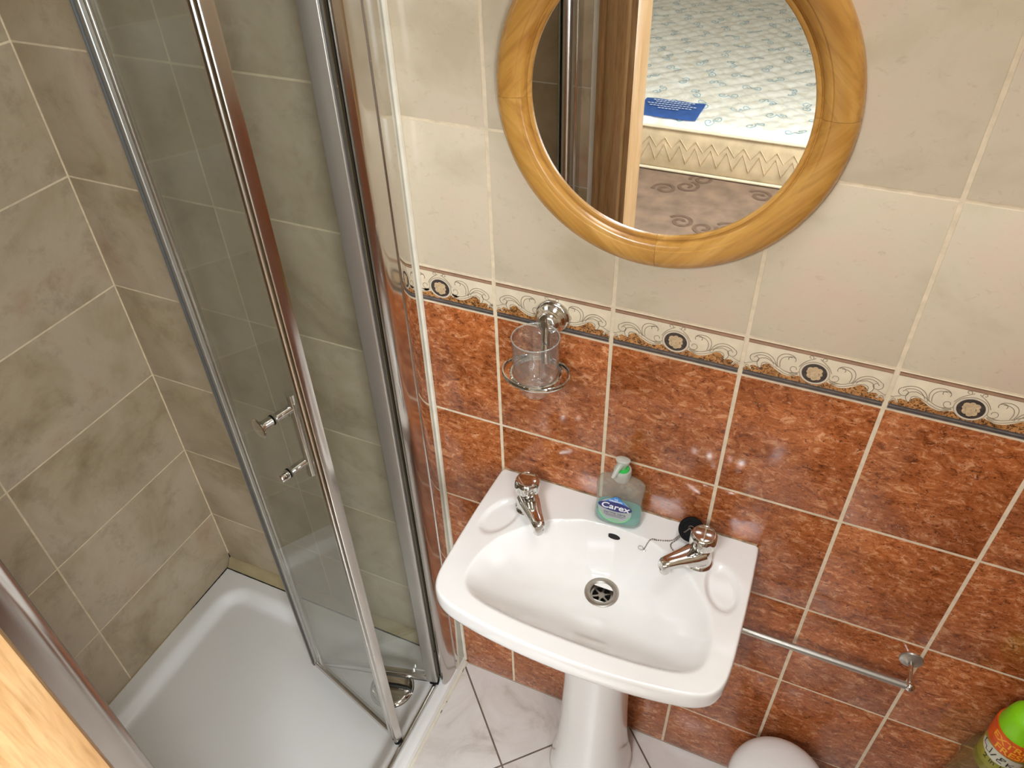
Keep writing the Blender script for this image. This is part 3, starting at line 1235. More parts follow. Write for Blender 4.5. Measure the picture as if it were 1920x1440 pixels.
# waste fitting with a spoked grid
T = Matrix.Translation((BC.x, BC.y, zc))
bm = BM()
lathe(bm, [(0.0200, -0.022), (0.0200, -0.002), (0.0212, 0.0008), (0.0235, 0.0020), (0.0300, 0.0026), (0.0318, 0.0016), (0.0322, -0.0015)], 48, T)
bpart('waste_flange', bm, M_steel)
bm = BM()
lathe(bm, [(0, -0.0075), (0.0062, -0.0075), (0.0068, -0.0082), (0.0068, -0.010), (0, -0.010)], 24, T)
for k in range(6):
    a = k * pi / 3 + 0.5
    m4 = T @ Matrix.Rotation(a, 4, 'Z')
    b2 = [bm.verts.new(m4 @ Vector((x, y, z))) for x in (0.005, 0.0175) for y in (-0.0017, 0.0017) for z in (-0.010, -0.0078)]
    for q in [(0, 1, 3, 2), (4, 6, 7, 5), (0, 4, 5, 1), (2, 3, 7, 6), (0, 2, 6, 4), (1, 5, 7, 3)]:
        bm.faces.new([b2[i] for i in q])
lathe(bm, [(0.0170, -0.0075), (0.0203, -0.0070), (0.0203, -0.010), (0.0170, -0.010)], 40, T)
bpart('waste_grid', bm, M_steel)
bm = BM()
lathe(bm, [(0, -0.0225), (0.0203, -0.0225), (0.0203, -0.0215), (0, -0.0215)], 32, T)
bpart('waste_hole', bm, M_dark)
# overflow slot on the rear wall of the bowl
ox, oy = 0.2475, min([(-0.050 - 0.0005 * i) for i in range(60)], key=lambda yy: abs(basin_h(0.2475, yy) + 0.021))
ozc = RIM + basin_h(ox, oy)
n = Vector((-(basin_h(ox + .002, oy) - basin_h(ox - .002, oy)) / .004, -(basin_h(ox, oy + .002) - basin_h(ox, oy - .002)) / .004, 1)).normalized()
mo = axis_mtx((ox, oy, ozc), n)
bm = BM()
pts = ell(0, 0, 0.0125, 0.0068, 28)
mx = Matrix.Translation((ox, oy, ozc)) @ Matrix((Vector((1, 0, 0)), n.cross(Vector((1, 0, 0))), n)).transposed().to_4x4()
extrude(bm, pts, -0.002, 0.0010, mx)
bpart('overflow_hole', bm, M_dark)
bm = BM()
rr = [[tuple(mx @ Vector((r * cos(a) * 1.0, r2 * sin(a), h))) for a in [2 * pi * i / 28 for i in range(28)]] for r, r2, h in ((0.0122, 0.0066, 0.0012), (0.0133, 0.0076, 0.0018), (0.0146, 0.0088, -0.0006))]
loft(bm, rr, cap=False)
bpart('overflow_rim', bm, M_ceramic)

# sealant between basin and wall
bm = BM()
tube(bm, [(0.004 + 0.485 * i / 40, -0.0008, RIM + 0.0003) for i in range(41)], [0.0016 + 0.001 * random.random() for _ in range(41)], 6)
bpart('wall_sealant', bm, plain('dirty_brown_sealant', (150, 122, 92), 0.7, noise=0.4, scale=90))

# pedestal
ped = thing('basin_pedestal', 'white ceramic pedestal column carrying the wash basin', 'pedestal', (BX + 0.004, -0.105, 0))
secs = [(0.000, 0.094, 0.092), (0.010, 0.0955, 0.094), (0.030, 0.091, 0.090), (0.075, 0.083, 0.083), (0.14, 0.0765, 0.077), (0.24, 0.0705, 0.072), (0.40, 0.066, 0.068), (0.55, 0.066, 0.070), (0.62, 0.069, 0.074), (0.654, 0.072, 0.077)]
rings = []
for z, hw, dp in secs:
    ring = []
    for i in range(56):
        a = 2 * pi * i / 56
        c, s = cos(a), sin(a)
        e = 2.6
        r = (abs(c) ** e + abs(s) ** e) ** (-1 / e)
        ring.append((hw * r * c, dp * r * s, z))
    rings.append(ring)
bm = BM()
loft(bm, rings)
obj('pedestal_column', bm, M_ceramic, ped, angle=50)


# ------------------------------------------------------------------ taps
def tap(label, bx, by, dirx, diry, knob_rot):
    bz = RIM + basin_h(bx, by)
    t = thing('basin_tap', label, 'tap', (bx, by, bz), 0, 'chrome basin taps')
    d = Vector((dirx, diry, 0)).normalized()
    side = Vector((-d.y, d.x, 0))
    bm = BM()
    lathe(bm, [(0, -0.002), (0.0235, -0.002), (0.0240, 0.0015), (0.0225, 0.0040), (0.0205, 0.0060), (0.0198, 0.016), (0.0180, 0.028), (0.0150, 0.036), (0.0125, 0.040), (0.0115, 0.048), (0, 0.048)], 36)
    obj('tap_body', bm, M_chrome, t)
    bm = BM()
    rings = []
    for s, zc_, hw, hh in ((a0_, a1_ * 1.04, a2_ * 1.2, a3_ * 1.12) for a0_, a1_, a2_, a3_ in ((0.000, 0.0200, 0.0175, 0.0160), (0.016, 0.0210, 0.0170, 0.0135), (0.032, 0.0230, 0.0145, 0.0105), (0.050, 0.0245, 0.0118, 0.0088), (0.064, 0.0248, 0.0104, 0.0080), (0.072, 0.0240, 0.0096, 0.0080), (0.0765, 0.0225, 0.0080, 0.0075), (0.0785, 0.0205, 0.0050, 0.0050))):
        ring = []
        for i in range(28):
            a = 2 * pi * i / 28
            c, sn = cos(a), sin(a)
            e = 3.0
            r = (abs(c) ** e + abs(sn) ** e) ** (-1 / e)
            p = d * s + side * (hw * r * c) + Vector((0, 0, zc_ + hh * r * sn))
            ring.append(tuple(p))
        rings.append(ring)
    loft(bm, rings)
    obj('spout', bm, M_chrome, t)
    bm = BM()
    lathe(bm, [(0, 0.004), (0.0078, 0.004), (0.0088, 0.006), (0.0088, 0.019), (0, 0.019)], 22, Matrix.Translation(d * 0.068))
    obj('spout_outlet', bm, M_chrome, t)
    # faceted head
    bm = BM()
    rings = []
    for z, r, am in ((q0, q1 * 1.14, q2) for q0, q1, q2 in ((0.041, 0.0125, 0.0), (0.044, 0.0175, 0.06), (0.050, 0.0205, 0.13), (0.057, 0.0212, 0.13), (0.063, 0.0207, 0.08), (0.068, 0.0195, 0.02), (0.0715, 0.0178, 0.0), (0.0725, 0.0165, 0.0))):
        ring = []
        for i in range(72):
            a = 2 * pi * i / 72
            lob = abs(sin(3 * a)) ** 0.8
            ring.append(((r * (1 - am * (1 - lob))) * cos(a + knob_rot), (r * (1 - am * (1 - lob))) * sin(a + knob_rot), z))
        rings.append(ring)
    loft(bm, rings)
    h = obj('tap_head', bm, M_chrome, t, angle=30)
    bm = BM()
    lathe(bm, [(0, 0.0731), (0.0160, 0.0731), (0.0171, 0.0727), (0.0173, 0.0715), (0, 0.0715)], 36)
    obj('head_disc', bm, M_chrome, h)
    bm = BM()
    lathe(bm, [(0.0173, 0.0722), (0.0176, 0.0737), (0.0183, 0.0737), (0.0188, 0.0722)], 36)
    obj('disc_rim', bm, M_chrome, h)
    return t


tap('chrome basin tap nearer the shower door, spout turned towards the bowl', 0.083, -0.072, 0.63, -0.77, 0.25)
tap('chrome basin tap beside the black plug and chain', 0.4035, -0.072, -0.72, -0.70, 0.1)

# ------------------------------------------------------------------ plug and chain
plug = thing('basin_plug', 'black rubber basin plug with ball chain behind a tap', 'plug', (0.376, -0.030, RIM))
pl = Vector((0.376, -0.030, RIM))
pd = Vector((0.10, -0.62, 0.78)).normalized()
bm = BM()
lathe(bm, [(0, -0.004), (0.0175, -0.004), (0.0190, 0.0), (0.0215, 0.004), (0.0222, 0.0065), (0.0210, 0.0082), (0.0150, 0.0080), (0.0145, 0.0068), (0, 0.0068)], 30, axis_mtx((0, 0.004, 0.0185), pd))
obj('plug_body', bm, M_rubber, plug)
ctr = Vector((0, 0.004, 0.0185)) + pd * 0.008
bm = BM()
tube(bm, [ctr + Vector((0.005 * cos(a), 0, 0.004 + 0.005 * sin(a))) for a in [2 * pi * i / 14 for i in range(14)]], 0.0008, 6, closed=True)
obj('plug_ring', bm, M_steel, plug)


def onrim(x, y, h=0.0016):
    return Vector((x, y, RIM + basin_h(x, y) + h)) - pl


chain_pts = [ctr + Vector((-0.002, -0.002, 0.004)), Vector((-0.018, -0.012, 0.010)), onrim(0.350, -0.048), onrim(0.338, -0.054), onrim(0.325, -0.058), onrim(0.314, -0.062), onrim(0.306, -0.066)]
loop_pts = [ctr + Vector((-0.004, -0.002, 0.002)), onrim(0.355, -0.047), onrim(0.350, -0.056), onrim(0.352, -0.064), onrim(0.360, -0.070), onrim(0.372, -0.070), onrim(0.380, -0.066)]


def along(pts, step):
    P = [Vector(p) for p in pts]
    # Catmull-Rom through the points
    dense = []
    for i in range(len(P) - 1):
        p0, p1, p2, p3 = P[max(i - 1, 0)], P[i], P[i + 1], P[min(i + 2, len(P) - 1)]
        for k in range(24):
            t = k / 24
            dense.append(0.5 * ((2 * p1) + (-p0 + p2) * t + (2 * p0 - 5 * p1 + 4 * p2 - p3) * t * t + (-p0 + 3 * p1 - 3 * p2 + p3) * t ** 3))
    dense.append(P[-1])
    out, acc = [dense[0]], 0.0
    for a, b in zip(dense, dense[1:]):
        acc += (b - a).length
        if acc >= step:
            out.append(b)
            acc = 0
    return out


bm = BM()
for pts in (chain_pts, loop_pts):
    for p in along(pts, 0.0036):
        bmesh.ops.create_icosphere(bm, subdivisions=1, radius=0.0016, matrix=Matrix.Translation(p))
    tube(bm, along(pts, 0.004), 0.00035, 4)
ch = obj('ball_chain', bm, M_steel, plug)
bm = BM()
hk = onrim(0.303, -0.066, 0.002)
tube(bm, [hk + Vector((0.0045 * cos(a) - 0.003, -0.001, 0.0045 + 0.0055 * sin(a))) for a in [2 * pi * i / 16 for i in range(16)]], 0.0008, 6, closed=True)
tube(bm, [hk + Vector((0.003 * cos(a) + 0.004, 0.001 * sin(a), 0.002 + 0.003 * sin(a))) for a in [2 * pi * i / 14 for i in range(14)]], 0.0006, 6, closed=True)
obj('chain_stay', bm, M_chrome, plug)

# ------------------------------------------------------------------ hand wash bottle
hw = thing('hand_wash_bottle', 'clear hand wash pump bottle with teal liquid on the basin rim', 'soap bottle', (0.2465, -0.036, RIM + basin_h(0.2465, -0.036)), math.radians(3))
M_bottle = thin_glass('clear_bottle_plastic', (0.90, 0.93, 0.90, 1), rough=0.05, ior=1.45, haze=0.20, hazecol=(0.88, 0.90, 0.82, 1))
M_liquid = thin_glass('teal_hand_wash', (0.25, 0.68, 0.66, 1), rough=0.1, ior=1.2, haze=0.7, hazecol=(0.18, 0.68, 0.66, 1))
M_frost = thin_glass('frosted_pump_plastic', (0.93, 0.95, 0.92, 1), rough=0.2, ior=1.4, haze=0.5, hazecol=(0.86, 0.88, 0.84, 1))
M_green = plain('bright_green_plastic', (46, 190, 78), 0.35, noise=0.03, scale=60)
M_navy = plain('navy_label_print', (40, 40, 112), 0.3, noise=0.03, scale=60)
M_blue = plain('blue_label_print', (64, 140, 214), 0.3, noise=0.03, scale=60)
M_white = plain('white_print', (240, 240, 240), 0.4, noise=0.01, scale=60)
M_label = thin_glass('pale_label_film', (0.85, 0.87, 0.86, 1), rough=0.3, ior=1.2, haze=0.6, hazecol=(0.82, 0.84, 0.84, 1))
M_lgreen = plain('green_label_print', (120, 214, 130), 0.4, noise=0.03, scale=60)
M_mauve = plain('mauve_label_print', (128, 104, 128), 0.4, noise=0.03, scale=60)


def bottle_ring(z, w, d, e=3.2, n=48, s=1.0):
    ring = []
    for i in range(n):
        a = 2 * pi * i / n
        c, sn = cos(a), sin(a)
        r = (abs(c) ** e + abs(sn) ** e) ** (-1 / e)
        ring.append((w / 2 * r * c * s, d / 2 * r * sn * s, z))
    return ring


bsec = [(0.0, 0.070, 0.030, 3), (0.002, 0.079, 0.038, 3), (0.008, 0.0855, 0.043, 3.2), (0.020, 0.0860, 0.044, 3.4), (0.035, 0.0835, 0.0435, 3.4), (0.050, 0.0805, 0.043, 3.4), (0.065, 0.0810, 0.043, 3.4), (0.078, 0.0835, 0.043, 3.4),
        (0.088, 0.0850, 0.042, 3.3), (0.094, 0.0835, 0.041, 3.2), (0.098, 0.0750, 0.038, 3.0), (0.102, 0.060, 0.034, 2.6), (0.106, 0.044, 0.031, 2.2), (0.109, 0.033, 0.029, 2.0), (0.112, 0.0285, 0.0285, 2.0)]
bm = BM()
loft(bm, [bottle_ring(z, w, d, e) for z, w, d, e in bsec])
obj('bottle_body', bm, M_bottle, hw, angle=60)
bm = BM()
loft(bm, [bottle_ring(z, w - 0.004, d - 0.004, e) for z, w, d, e in ((0.003, 0.075, 0.034, 3), (0.009, 0.0855, 0.043, 3.2), (0.020, 0.0860, 0.044, 3.4), (0.030, 0.0842, 0.0437, 3.4))])
obj('liquid', bm, M_liquid, hw, angle=60)
bm = BM()
lathe(bm, [(0.0145, 0.108), (0.0152, 0.110), (0.0158, 0.112), (0.0158, 0.128), (0.0150, 0.1305), (0.0120, 0.131), (0.0118, 0.122), (0, 0.122)], 36)
obj('pump_collar', bm, M_frost, hw)
bm = BM()
lathe(bm, [(0, 0.1262), (0.0116, 0.1262), (0.0118, 0.129), (0.0105, 0.1325), (0.0070, 0.1330), (0, 0.133)], 32)
obj('pump_ring', bm, M_green, hw)
bm = BM()
# broad leaf-shaped actuator with a spout towards the bowl
rings = []
for t, zz, ww, dd in ((0.0, 0.128, 0.010, 0.010), (0.25, 0.136, 0.0115, 0.011), (0.5, 0.144, 0.017, 0.013), (0.75, 0.151, 0.024, 0.016), (0.92, 0.156, 0.025, 0.017), (1.0, 0.158, 0.017, 0.011)):
    rings.append([(x, y - 0.004 * t, z) for x, y, z in bottle_ring(zz, ww, dd, 2.2, 28)])
loft(bm, rings)
tube(bm, [(0, -0.004, 0.150), (-0.004, -0.012, 0.146), (-0.008, -0.020, 0.138), (-0.011, -0.026, 0.130)], [0.0055, 0.005, 0.0042, 0.003], 14)
obj('pump_head', bm, M_frost, hw, angle=50)
fy = -0.0222
lab = lambda u, v, h: (u - 0.003, fy - h, v)
bm = BM()
flat(bm, ell(0, 0.045, 0.030, 0.031, 40), lab, 0.0003)
obj('label_film', bm, M_label, hw, smooth=False)
bm = BM()
ribbon(bm, [(0.0285 * cos(a), 0.045 + 0.030 * sin(a)) for a in [math.radians(195 + 150 * i / 24) for i in range(25)]], 0.0022, lab, 0.0005)
obj('label_green_arc', bm, M_lgreen, hw, smooth=False)
bm = BM()
flat(bm, [(-0.024, 0.060), (0.026, 0.060), (0.004, 0.081), (-0.001, 0.081)], lab, 0.0005)
obj('label_blue_peak', bm, M_blue, hw, smooth=False)
bm = BM()
flat(bm, ell(0, 0.0555, 0.0305, 0.0118, 40, 0.0), lab, 0.0008)
obj('label_navy_oval', bm, M_navy, hw, smooth=False)
RX = Matrix.Rotation(pi / 2, 4, 'X')
text_mesh('label_lettering', 'Carex', 0.0200, M_white, hw, Matrix.Translation((-0.003, fy - 0.0011, 0.0550)) @ RX, shear=0.15, bold=0.0003, sx=1.02)
text_mesh('label_lettering', 'ORIGINAL', 0.0052, M_white, hw, Matrix.Translation((-0.002, fy - 0.0008, 0.0695)) @ RX, bold=0.0001)
text_mesh('label_lettering', 'THE', 0.0036, M_white, hw, Matrix.Translation((-0.002, fy - 0.0008, 0.0745)) @ RX)
text_mesh('label_lettering', 'derma care', 0.0088, M_mauve, hw, Matrix.Translation((-0.003, fy - 0.0008, 0.0385)) @ RX, sx=1.0)
bm = BM()
for vv, hl in ((0.0322, 0.020), (0.0290, 0.016)):
    flat(bm, [(-hl, vv), (hl, vv), (hl, vv + 0.0014), (-hl, vv + 0.0014)], lab, 0.0006)
obj('label_small_print', bm, M_mauve, hw, smooth=False)
bm = BM()
for k in range(4):
    flat(bm, ell(-0.006 + 0.004 * k, 0.021 + 0.001 * (k % 2), 0.0016, 0.0020, 12), lab, 0.0006)
obj('label_green_dots', bm, M_lgreen, hw, smooth=False)

# ------------------------------------------------------------------ round mirror
MC = Vector((0.2487, 0, Z0 + 0.3850))
mir = thing('round_mirror', 'round mirror in a honey wood ring frame above the basin', 'mirror', MC)
RY = Matrix.Rotation(pi / 2, 4, 'X')          # +Z -> -Y
bm = BM()
lathe(bm, [(0, 0.0105), (0.1765, 0.0105), (0.1765, 0.007), (0, 0.007)], 128, RY)
obj('mirror_glass', bm, M_mirror, mir, angle=30)
rp = [(0.1700, 0.0060), (0.1700, 0.0128), (0.1712, 0.0142), (0.1740, 0.0148), (0.1758, 0.0138), (0.1764, 0.0122), (0.1776, 0.0126), (0.1800, 0.0172), (0.1840, 0.0200), (0.1880, 0.0205), (0.1895, 0.0218), (0.1960, 0.0232), (0.2050, 0.0228), (0.2120, 0.0200), (0.2165, 0.0150), (0.2188, 0.0080), (0.2192, 0.0), (0.170, 0.0)]
RS = 1.028
rp = [(r * RS, h) for r, h in rp]
seg0 = None
for k in range(4):
    if seg0 is None:
        bm = BM()
        aa0, aa1 = math.radians(1 + 0.05), math.radians(91 - 0.05)
        # built centred on local +Z so that the grain runs along the chord
        lathe(bm, rp, 40, RY @ Matrix.Rotation(math.radians(-46 - 0), 4, 'Z') @ Matrix.Rotation(pi / 2, 4, 'Z'), close=True, a0=aa0, a1=aa1)
        bmesh.ops.holes_fill(bm, edges=[e for e in bm.edges if e.is_boundary])
        seg0 = obj('frame_segment', bm, M_frame, mir, angle=28)
        o = seg0
    else:
        o = link_copy(seg0, mir)
    o.rotation_euler = (0, math.radians(45 - 90 * k - 3), 0)

# ------------------------------------------------------------------ tumbler holder and tumbler
hold = thing('tumbler_holder', 'chrome wall mounted tumbler holder on the printed border', 'tumbler holder', (0.103, 0, Z0 + 0.030))
bm = BM()
lathe(bm, [(0, 0), (0.0285, 0), (0.0290, 0.003), (0.0275, 0.006), (0.0250, 0.0075), (0.0245, 0.010), (0.0255, 0.012), (0.0245, 0.015), (0.0215, 0.0175), (0.0205, 0.022), (0.0190, 0.027), (0.0150, 0.0315), (0.008, 0.034), (0, 0.0345)], 44, RY)
obj('wall_rosette', bm, M_chrome, hold)
hy = -0.063
rz_ = -0.066
bm = BM()
tube(bm, [(0, -0.026, -0.004), (0, -0.030, -0.020), (0, -0.0310, -0.040), (0, -0.0315, -0.058), (0, -0.0315, -0.070)], [0.0090, 0.0085, 0.0080, 0.0080, 0.0085], 20)
obj('arm', bm, M_chrome, hold)
# ring plate with side loops
bm = BM()
lathe(bm, [(0.0365, rz_ - 0.004), (0.0365, rz_ + 0.002), (0.0380, rz_ + 0.0035), (0.0405, rz_ + 0.0035), (0.0420, rz_ + 0.002), (0.0420, rz_ - 0.004), (0.0405, rz_ - 0.0055), (0.0380, rz_ - 0.0055)], 60, Matrix.Translation((-0.002, hy - 0.006, 0)), close=True)
obj('ring', bm, M_chrome, hold)
bm = BM()
N_ = 72
rings = []
for dr, dz in ((0.0, -0.0045), (0.0022, -0.0052), (0.0040, -0.0030), (0.0042, 0.0010), (0.0030, 0.0030), (0.0008, 0.0030), (-0.0004, 0.0010)):
    rings.append([(-0.002 + (0.0525 + dr) * cos(2 * pi * i / N_), hy - 0.006 + (0.0400 + dr) * sin(2 * pi * i / N_), rz_ + dz) for i in range(N_)])
loft(bm, rings, cap=False, closed=True)
obj('brush_loop', bm, M_chrome, hold)

tum = thing('glass_tumbler', 'clear glass tumbler standing in the chrome wall holder', 'tumbler', (0.101, hy - 0.006, Z0 + 0.030 + rz_ - 0.036))
bm = BM()
lathe(bm, [(0, 0.0), (0.0235, 0.0), (0.0265, 0.002), (0.0285, 0.010), (0.0320, 0.024), (0.0345, 0.030), (0.0358, 0.036), (0.0364, 0.060), (0.0378, 0.104), (0.0374, 0.1055), (0.0362, 0.1050), (0.0348, 0.060), (0.0340, 0.040), (0.0310, 0.031), (0.020, 0.028), (0, 0.0275)], 56)
obj('tumbler_body', bm, M_tumbler, tum, angle=50)
bm = BM()
tube(bm, [(0.0371 * cos(a), 0.0371 * sin(a), 0.1052) for a in [2 * pi * i / 48 for i in range(48)]], 0.0011, 8, closed=True)
obj('lip', bm, thin_glass('bright_glass_lip', (0.9, 0.92, 0.9, 1), haze=0.25, hazecol=(0.9, 0.9, 0.88, 1)), tum)

# ------------------------------------------------------------------ towel rail
rail = thing('towel_rail', 'slim chrome towel rail on the terracotta tiles beside the basin', 'towel rail', (0.787, 0, Z0 - 0.534))
x_l = -0.370
for xo in (0.0, x_l):
    bm = BM()
    lathe(bm, [(0, 0), (0.0195, 0), (0.0200, 0.0015), (0.0190, 0.0035), (0.0100, 0.0055), (0.0060, 0.008), (0, 0.008)], 32, Matrix.Translation((xo, 0, 0)) @ RY)
    obj('rosette', bm, M_satin, rail)
    bm = BM()
    tube(bm, [(xo, -0.004, 0), (xo, -0.03, 0), (xo, -0.055, 0)], 0.0042, 14)
    obj('post', bm, M_chrome, rail)
    bm = BM()
    bmesh.ops.create_uvsphere(bm, u_segments=20, v_segments=12, radius=0.0088, matrix=Matrix.Translation((xo, -0.056, 0)))
    obj('end_ball', bm, M_chrome, rail)
bm = BM()
tube(bm, [(x_l + (0 - x_l) * i / 8, -0.056, 0) for i in range(9)], 0.0066, 18)
obj('bar', bm, M_satin, rail)

# ------------------------------------------------------------------ bin below the towel rail
bn = thing('waste_bin', 'small round white bin with a domed lid below the towel rail', 'bin', (0.6475, -0.128, 0))
bm = BM()
lathe(bm, [(0, 0), (0.084, 0), (0.087, 0.004), (0.096, 0.245), (0.0965, 0.250), (0, 0.250)], 56)
obj('bin_body', bm, M_acrylic, bn)
bm = BM()
lathe(bm, [(0.0968, 0.246), (0.0990, 0.247), (0.0996, 0.262), (0.0975, 0.274), (0.0920, 0.284), (0.080, 0.293), (0.060, 0.300), (0.03, 0.304), (0, 0.305)], 56)
obj('bin_lid', bm, M_acrylic, bn)

# ------------------------------------------------------------------ low box under the bottle, just out of the picture
lb_ = thing('storage_box', 'low white box standing under the lime capped bottle', 'box', (1.006, -0.073, 0))
boxobj('box_body', M_acrylic, lb_, -0.08, 0.08, -0.068, 0.068, 0.0, 0.312, bev=0.006)
boxobj('box_lid', M_acrylic, lb_, -0.083, 0.083, -0.071, 0.071, 0.311, 0.333, bev=0.006)

sb = thing('air_freshener_bottle', 'clear olive bottle with a lime green cap and orange band near the towel rail', 'spray bottle', (0.958, -0.062, 0.3325), math.radians(-30))
M_lime = plain('lime_green_cap', (134, 206, 20), 0.35, noise=0.02, scale=40)
M_orange = plain('orange_band_print', (214, 84, 24), 0.4, noise=0.10, scale=60)
M_yellow = plain('yellow_print', (240, 170, 40), 0.4, noise=0.02, scale=40)
M_olive = plain('olive_label_print', (150, 146, 46), 0.35, noise=0.12, scale=30)
M_pale = plain('pale_label_oval', (206, 204, 182), 0.4, noise=0.03, scale=40)
M_ink = plain('black_print', (44, 42, 30), 0.5, noise=0.05, scale=60)
M_clear = thin_glass('clear_olive_bottle_plastic', (0.86, 0.84, 0.66, 1), ior=1.45, haze=0.10, hazecol=(0.55, 0.52, 0.28, 1))
bm = BM()
lathe(bm, [(0, 0), (0.046, 0), (0.050, 0.004), (0.0515, 0.02), (0.0515, 0.165), (0.0500, 0.180), (0.0460, 0.190), (0.0455, 0.196), (0.0420, 0.203), (0.0360, 0.207), (0.0345, 0.210)], 48)
obj('bottle_body', bm, M_clear, sb)
bm = BM()
lathe(bm, [(0.0345, 0.188), (0.0355, 0.192), (0.0352, 0.263), (0.0345, 0.267), (0, 0.267)], 48)
obj('neck_label', bm, M_olive, sb)
bm = BM()
lathe(bm, [(0.0352, 0.263), (0.0372, 0.265), (0.0376, 0.302), (0.0366, 0.306), (0, 0.306)], 48)
obj('orange_band', bm, M_orange, sb)
bm = BM()
lathe(bm, [(0.0348, 0.304), (0.0338, 0.312), (0.0315, 0.331), (0.0290, 0.343), (0.0240, 0.352), (0.0140, 0.357), (0, 0.358)], 48)
obj('cap', bm, M_lime, sb)


def wrap(me_obj, r):
    for v in me_obj.data.vertices:
        a = v.co.x / r
        h = -v.co.y
        v.co = ((r + h) * sin(a), -(r + h) * cos(a), v.co.z)


o = text_mesh('band_lettering', 'EXTREME', 0.0205, M_yellow, sb, Matrix.Translation((0.016, -0.0004, 0.2935)) @ RX, bold=0.0003)
wrap(o, 0.0374)
o = text_mesh('band_lettering', 'FRESH', 0.0205, M_yellow, sb, Matrix.Translation((0.014, -0.0004, 0.2755)) @ RX, bold=0.0003)
wrap(o, 0.0374)
bm = BM()
N_ = 26
top = [(0.040 * cos(pi * i / N_), 0.2475 + 0.0145 * sin(pi * i / N_)) for i in range(N_ + 1)]
for i in range(N_):
    (xa, za), (xb, zb) = top[i], top[i + 1]
    bm.faces.new([bm.verts.new(q) for q in ((xa, -0.0005, za), (xb, -0.0005, zb), (xb, -0.0005, 0.495 - zb), (xa, -0.0005, 0.495 - za))])
o = obj('label_oval', bm, M_pale, sb, smooth=False)
wrap(o, 0.0354)
bm = BM()
ff = lambda u, v, h: (u, -0.0009 - h, v)
for st in ([(-0.027, 0.259), (-0.011, 0.259), (-0.011, 0.245), (-0.018, 0.243), (-0.0185, 0.249), (-0.026, 0.249), (-0.027, 0.259)],
           [(-0.003, 0.256), (-0.008, 0.243)], [(0.004, 0.257), (0.004, 0.249)], [(0.004, 0.257), (0.010, 0.256), (0.010, 0.253), (0.004, 0.252)],
           [(0.007, 0.250), (0.001, 0.248), (0.001, 0.243), (0.008, 0.242)], [(0.014, 0.252), (0.014, 0.241)], [(0.022, 0.250), (0.014, 0.246), (0.023, 0.241)]):
    ribbon(bm, [(x_ * 1.15, z_ - 0.0025) for x_, z_ in st], 0.0022, ff, 0.0)
o = obj('label_script', bm, M_ink, sb, smooth=False)
wrap(o, 0.0354)
o = text_mesh('label_lettering', '2 in 1', 0.0150, M_ink, sb, Matrix.Translation((-0.002, -0.0005, 0.2270)) @ RX)
wrap(o, 0.0354)

# ------------------------------------------------------------------ bedroom beyond the doorway (seen in the mirror)
M_carpet = plain('brown_patterned_carpet', (138, 112, 92), 0.95, noise=0.14, scale=9)
M_carpet2 = plain('dark_carpet_scroll', (112, 86, 68), 0.95, noise=0.1, scale=30)
M_fabric, nt, p = mat('cream_quilted_damask')
v = wpos(nt, (1, 1, 1), False)
a = tex_noise(nt, v, 14, 4, 0.6, 1.0)
r1 = ramp(nt, [(0.3, (222, 212, 190)), (0.55, (240, 234, 220)), (0.75, (246, 243, 234))])
nt.links.new(a, r1.inputs['Fac'])
nt.links.new(r1.outputs[0], p.inputs['Base Color'])
p.inputs['Roughness'].default_value = 0.6
M_side = plain('beige_mattress_border', (206, 182, 146), 0.7, noise=0.08, scale=14)
M_pipe = plain('cream_piping', (224, 208, 178), 0.6, noise=0.03, scale=30)
M_bprint = plain('pale_blue_scroll_print', (148, 184, 196), 0.6, noise=0.06, scale=30)
M_tag = plain('blue_mattress_label', (84, 128, 204), 0.5, noise=0.06, scale=20)
M_tagtxt = plain('pale_label_lettering', (205, 218, 236), 0.5, noise=0.03, scale=20)

floor_bed = struct(boxobj('floor_bedroom', M_carpet, None, -2.4, 1.75, -6.3, YF - 0.06, -0.06, 0.0), 'brown patterned bedroom carpet')
struct(boxobj('wall_bedroom_far', M_paint, None, -2.5, 1.85, -6.4, -6.3, -0.05, CEIL), 'far bedroom wall')
struct(boxobj('wall_bedroom_left', M_paint, None, -2.5, -2.4, -6.3, YF - 0.1, -0.05, CEIL), 'left bedroom wall')
bm = BM()
WY0, WY1, WZ0, WZ1 = -2.85, -1.05, 0.75, 2.25
box(bm, 1.75, 1.85, -6.3, WY0, -0.05, CEIL)
box(bm, 1.75, 1.85, WY1, YF - 0.1, -0.05, CEIL)
box(bm, 1.75, 1.85, WY0, WY1, -0.05, WZ0)
box(bm, 1.75, 1.85, WY0, WY1, WZ1, CEIL)
struct(obj('wall_bedroom_right', bm, M_paint, None, smooth=False), 'bedroom wall with the window')
win = thing('window_1', 'white framed bedroom window beside the bed', 'window')
win['kind'] = 'structure'
M_wframe = plain('white_window_frame', (232, 230, 226), 0.4, noise=0.01, scale=10)
bm = BM()
for yy in (WY0, (WY0 + WY1) / 2 - 0.03, WY1 - 0.06):
    box(bm, 1.77, 1.83, yy, yy + 0.06, WZ0, WZ1)
for zz in (WZ0, WZ1 - 0.06):
    box(bm, 1.77, 1.83, WY0 + 0.06, WY1 - 0.06, zz, zz + 0.06)
obj('window_frame', bm, M_wframe, win, smooth=False)
for ya, yb in ((WY0 + 0.06, (WY0 + WY1) / 2 - 0.03), ((WY0 + WY1) / 2 + 0.03, WY1 - 0.06)):
    boxobj('pane', M_winglass, win, 1.797, 1.803, ya, yb, WZ0 + 0.06, WZ1 - 0.06)

